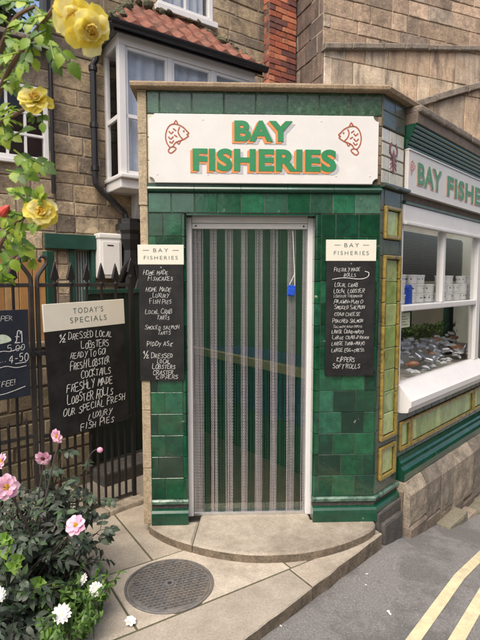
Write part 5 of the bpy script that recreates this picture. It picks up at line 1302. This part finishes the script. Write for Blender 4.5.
def rose_bloom(p, d, r, seed, label=None):
    rr_ = random.Random(seed); M = look(p, d, rr_.uniform(0, 6))
    b = BM()
    for ring_, (n_, tilt, L, r0, z0) in enumerate(((7, .22, 1.0, .10, -.05), (7, .55, .86, .09, 0), (6, .85, .66, .07, .04), (6, 1.15, .50, .05, .08), (5, 1.4, .40, .03, .10))):
        for k in range(n_):
            petal(b, M, 2*math.pi*(k+ring_*.37)/n_+rr_.uniform(-.2, .2), tilt+rr_.uniform(-.12, .12), r*L*rr_.uniform(.80, 1.12), r*L*rr_.uniform(.75, 1.05), r0=r*r0, cup=rr_.uniform(.15, .45), curl=.45-.07*ring_, z0=r*z0, rnd=rr_, nl=6, nw=5)
    o = obj('bloom', b, M_ROSE, rose, smooth=True)
    b = BM(); 
    for k in range(26):
        a = rr_.uniform(0, 6.28); q = r*.20*rr_.random()**.5
        s_ = M @ Vector((q*math.cos(a), q*math.sin(a), r*.15)); e = M @ Vector((q*1.5*math.cos(a), q*1.5*math.sin(a), r*.42)); tube(b, [s_, e], .0012, 4); lathe(b, [(.0005, -.002), (.0025, 0), (.0005, .002)], Matrix.Translation(e), 5)
    obj('stamens', b, M_ROSEC, o)
    b = BM()
    for k in range(5): petal(b, M, 2*math.pi*k/5, -.2, r*.5, r*.2, z0=-r*.08, r0=r*.05, rnd=rr_)
    tube(b, [M @ Vector((0, 0, -r*.02)), M @ Vector((0, 0, -r*.28))], r*.12, 8); obj('sepals', b, M_RLEAF, o)
rose_bloom(at(75, 20, .965), (.25, -.85, -.35), .040, 1); rose_bloom(at(89, 30, .955), (.55, -.75, -.45), .039, 2)
rose_bloom(at(35, 101, 1.075), (.15, -.8, .45), .034, 3); rose_bloom(at(41, 212, 1.13), (.35, -.9, .1), .034, 4)
bm = BM(); pb = at(4, 212, 1.15); lathe(bm, [(.002, -.016), (.011, -.008), (.013, .002), (.007, .016), (.001, .024)], look(pb, (.5, -.3, .4)), 10); obj('bud', bm, M_RHIP, rose)

# --- dahlias
dah = thing('dahlia_plant', Matrix.Translation((-1.12, 2.45, -.03)), 'dark leaved dahlia clump with pink single blooms in front of the railings', 'dahlia')
rnd = random.Random(61)
def stem_path(a, b, sag=.06, n_=6):
    a, b = Vector(a), Vector(b); return [a.lerp(b, i/n_)+Vector((0, 0, sag*math.sin(math.pi*i/n_)))+Vector((noise.noise(a*7+Vector((i, 0, 0))), noise.noise(b*7+Vector((0, i, 0))), 0))*.012*(0 if i in (0, n_) else 1) for i in range(n_+1)]
lv = BM(); stb = BM()
def droot(): a = rnd.uniform(0, 6.28); q = rnd.uniform(0, .22); return Vector((-1.12+q*math.cos(a), 2.45+q*1.3*math.sin(a), -.04))
n_st = 60
for k in range(n_st):
    a = rnd.uniform(0, 6.28); q = rnd.random()**.6
    tip = Vector((-1.08+.36*q*math.cos(a), 2.47+.42*q*math.sin(a), rnd.uniform(.28, .60)*(1-.35*q)))
    pth = stem_path(droot(), tip, .03); tube(stb, pth, .006, 5, rs=[.008-.0009*i for i in range(7)])
    if k % 6 == 0: tip = Vector((rnd.uniform(-1.15, -.92), rnd.uniform(1.95, 2.15), rnd.uniform(.0, .25))); pth = stem_path(droot()+Vector((.05, -.25, 0)), tip, .05)
    for j in range(1, 7):
        for _ in range(2):
            d = rvec(rnd); d.z = d.z*.35+.12
            compound(lv, pth[j], d, Vector((rnd.uniform(-.5, .5), -.35+rnd.uniform(-.3, .3), .9)), rnd.uniform(.06, .14), rnd.uniform(.017, .032), pairs=rnd.choice((1, 2, 2, 3)), droop=rnd.uniform(.2, .6), rnd=rnd)
# leaves on the outer, upper wisps
for (x, y, Y) in ((62, 452, 2.62), (75, 478, 2.6), (60, 480, 2.5), (84, 470, 2.7), (92, 492, 2.62), (30, 490, 2.5), (98, 505, 2.6), (45, 470, 2.55), (15, 480, 2.6), (100, 530, 2.5), (102, 560, 2.4), (95, 545, 2.45)):
    p = at(x, y, Y); pth = stem_path(droot()+Vector((.05, 0, 0)), p, .05); tube(stb, pth, .005, 5, rs=[.008-.001*i for i in range(7)])
    for j in (4, 5, 6):
        for _ in range(2):
            d = rvec(rnd); d.z *= .4; compound(lv, pth[j], d, Vector((0, -.4, .9)), rnd.uniform(.08, .13), rnd.uniform(.025, .038), droop=.35, rnd=rnd)
BLOOMS = [((57, 436, 2.48), (-.5, -.8, -.05), .040, 1), ((43, 458, 2.45), (.1, -.75, -.30), .041, 2), ((6, 487, 2.1), (.55, -.75, .25), .054, 3), ((2, 461, 2.3), (-.6, -.6, .3), .038, 4), ((76, 525, 2.25), (-.15, -.75, .60), .047, 5)]
for (x, y, Y), d, r, sd_ in BLOOMS:
    p = at(x, y, Y); pth = stem_path(droot(), p-Vector(d).normalized()*.03, .06); tube(stb, pth, .004, 6, rs=[.007-.0006*i for i in range(7)])
bud = at(100, 450, 2.6); pth = [droot()+Vector((.1, .1, 0)), at(86, 520, 2.6), at(86, 480, 2.6), at(89, 458, 2.6), at(95, 450, 2.6), bud]; pth = smooth_pts3(pth); tube(stb, pth, .003, 6)
obj('stem', stb, M_DSTEM, dah); obj('foliage', lv, M_DLEAF, dah, smooth=True)
def bloom(parent, p, d, r, seed, petal_m, eye_m, core=None, n_=8, tilt=.15, wide=.72):
    rr_ = random.Random(seed); M = look(p, d, rr_.uniform(0, 6)); b = BM()
    for k in range(n_): petal(b, M, 2*math.pi*k/n_+rr_.uniform(-.08, .08), tilt+rr_.uniform(-.12, .15), r*rr_.uniform(.92, 1.06), r*wide*rr_.uniform(.9, 1.1), r0=r*.08, cup=.3, curl=.25, rnd=rr_, nl=5, nw=4)
    if n_ >= 8:
        for k in range(n_-2): petal(b, M, 2*math.pi*(k+.5)/(n_-2), tilt+.3, r*.72, r*wide*.75, r0=r*.06, cup=.3, curl=.25, rnd=rr_, z0=r*.04)
    o = obj('bloom', b, petal_m, parent, smooth=True)
    b = BM()
    for k in range(40):
        a = rr_.uniform(0, 6.28); q = r*.24*rr_.random()**.5; e = M @ Vector((q*math.cos(a), q*math.sin(a), r*(.20-.3*(q/r)**1)))
        tube(b, [M @ Vector((q*.8*math.cos(a), q*.8*math.sin(a), 0)), e], .0018, 4); lathe(b, [(.0008, -.003), (.0032, 0), (.0008, .003)], Matrix.Translation(e), 5)
    obj('flower_eye', b, eye_m, o)
for (x, y, Y), d, r, sd_ in BLOOMS: bloom(dah, at(x, y, Y), d, r, sd_, M_DPINK, M_DCORE if sd_ == 2 else M_DYEL)
bm = BM(); lathe(bm, [(.003, -.016), (.013, -.010), (.016, .0), (.013, .010), (.004, .016)], look(bud, (.8, -.4, .1)), 10); obj('bud', bm, M_DPINK, dah)
# --- white flowers and fresh green
wf_ = thing('white_flower_plant', Matrix.Translation((-.80, 2.2, -.06)), 'low fresh green plant with white double flowers at the bottom left corner', 'flowers')
lv = BM(); stb = BM(); rnd = random.Random(71)
for k in range(60):
    a = rnd.uniform(0, 6.28); q = rnd.random()**.5; b0_ = Vector((-.80+.12*q*math.cos(a), 2.20+.16*q*math.sin(a), -.05)); tip = b0_+Vector((rnd.uniform(-.12, .13), rnd.uniform(-.12, .12), rnd.uniform(.10, .24)))
    pth = stem_path(b0_, tip, .02, 5); tube(stb, pth, .0025, 4)
    for j in range(1, 6):
        for _ in range(4): leaf(lv, pth[j], rvec(rnd)+Vector((0, -.1, .25)), Vector((rnd.uniform(-.3, .3), -.3, .9)), rnd.uniform(.022, .042), rnd.uniform(.010, .018), seg=3)
WB = [((62, 614, 2.08), (.1, -.7, .7), .040, 31), ((83, 580, 2.30), (-.5, -.4, .6), .030, 32), ((96, 589, 2.25), (.3, -.6, .6), .034, 33), ((-2, 595, 2.0), (.4, -.7, .4), .032, 34)]
for (x, y, Y), d, r, sd_ in WB:
    p = at(x, y, Y); tube(stb, stem_path(Vector((-.85 if x > 20 else -1.0, 2.2, -.05)), p-Vector(d).normalized()*.02, .02), .003, 5)
obj('stem', stb, M_GLEAF, wf_); obj('foliage', lv, M_GLEAF, wf_, smooth=True)
for (x, y, Y), d, r, sd_ in WB: bloom(wf_, at(x, y, Y), d, r, sd_, M_WPET, M_CARD, n_=13, tilt=.28, wide=.42)
gp = thing('leafy_plant', Matrix.Translation((-1.18, 2.28, -.05)), 'broad lime green leaves showing through the dark dahlia foliage', 'plant')
lv = BM(); stb = BM(); rnd = random.Random(81)
for (x, y, Y) in ((4, 538, 2.2), (10, 545, 2.2), (18, 558, 2.15), (14, 566, 2.15), (38, 582, 2.2), (30, 590, 2.18), (3, 550, 2.15), (48, 634, 2.05)):
    p = at(x, y, Y); tube(stb, stem_path((-1.15, 2.3, -.05), p, .03), .003, 5)
    for k in range(5): leaf(lv, p, Vector((math.cos(k*1.256), -.35, math.sin(k*1.256)*.6+.2)), Vector((0, -.7, .7)), rnd.uniform(.032, .05), .034, seg=3, lobes=.1)
obj('stem', stb, M_GLEAF, gp); obj('foliage', lv, M_LLEAF, gp)
# fallen petals and litter
ff = thing('fallen_flower', Matrix.Translation(at(125, 626, 2.2)), 'white fallen bloom lying on the paving beside the manhole cover', 'flower')
p = Vector((-.54, 2.29, PZ+.012)); ff.matrix_basis = Matrix.Translation(p)
b = BM(); rnd = random.Random(5)
for k in range(7): petal(b, look(p, (.2, -.3, 1)), k*.9, .35, .03, .02, rnd=rnd)
obj('petals', b, M_WPET, ff, smooth=True)
LIT = [((287, 609), -.135), ((281, 626), -.135), ((367, 574), -.15), ((366, 585), -.15), ((389, 613), -.155)]
LL = ['tiny white petal on the asphalt close to the kerb edge', 'tiny white petal on the asphalt nearest the bottom of the photo', 'tiny white petal on the dark patch of asphalt, the upper of two', 'tiny white petal on the dark patch of asphalt, the lower of two', 'crumpled pale scrap on the asphalt beside the yellow lines']
for ((x, y), z), l in zip(LIT, LL):
    d_ = at(x, y, 1.0)-Vector((0, 0, CAM_H)); k = 1
    for _ in range(6):
        q = Vector((0, 0, CAM_H))+d_*k; l_ = MR.inverted() @ q; zz = road_z(l_.x)+.004; k *= (CAM_H-zz)/(CAM_H-q.z)
    q = Vector((0, 0, CAM_H))+d_*k
    b = BM(); rnd = random.Random(x)
    r_ = .016 if 'scrap' in l else .009
    for kk in range(3): petal(b, look(q, (rnd.uniform(-.3, .3), rnd.uniform(-.3, .3), 1)), kk*2.1, .4, r_, r_*.9, rnd=rnd)
    setp(obj('fallen_petal', b, M_WPET), l, 'petal', 'scraps on the road')

# ================================================================== ACROSS THE STREET (seen in the reflections)
op = thing('terraced_house', MR @ Matrix.Translation((0, -8.5, -.3)), 'stone terraced house across the street, seen only as a reflection in the panes', 'house')
MO = MR @ Matrix.Translation((0, -8.5, 0)) @ Matrix.Rotation(math.pi, 4, 'Z')
WINS = [(-8.6+k*2.6, -7.6+k*2.6, z, z+1.3) for k in range(7) for z in (.9, 3.4)]
bm = BM(); masonry(bm, -10, 10, -1.6, 5.6, MO, .34, .6, .1, holes=WINS, seed=90, wall=.3); obj('stone_wall', bm, [M_COT, M_MORTD], op)
bm = BM(); prism(bm, [(-.3, 5.6), (3.2, 8.2), (3.2, 8.0), (-.3, 5.4)], -10, 10, MO @ Matrix.Rotation(R(90), 4, 'Z') @ Matrix.Scale(-1, 4, (0, 1, 0))); obj('roof', bm, M_PANT2, op)
for a, b, c, d in WINS:
    bm = BM(); sash(bm, a, b, c, d, MO, 2, 2, f=.07); w_ = obj('window', bm, M_WHITE, op)
    bm = BM(); box(bm, a+.07, b-.07, .03, .034, c+.07, d-.07, MO); obj('pane', bm, M_DKGLASSROOM, w_)
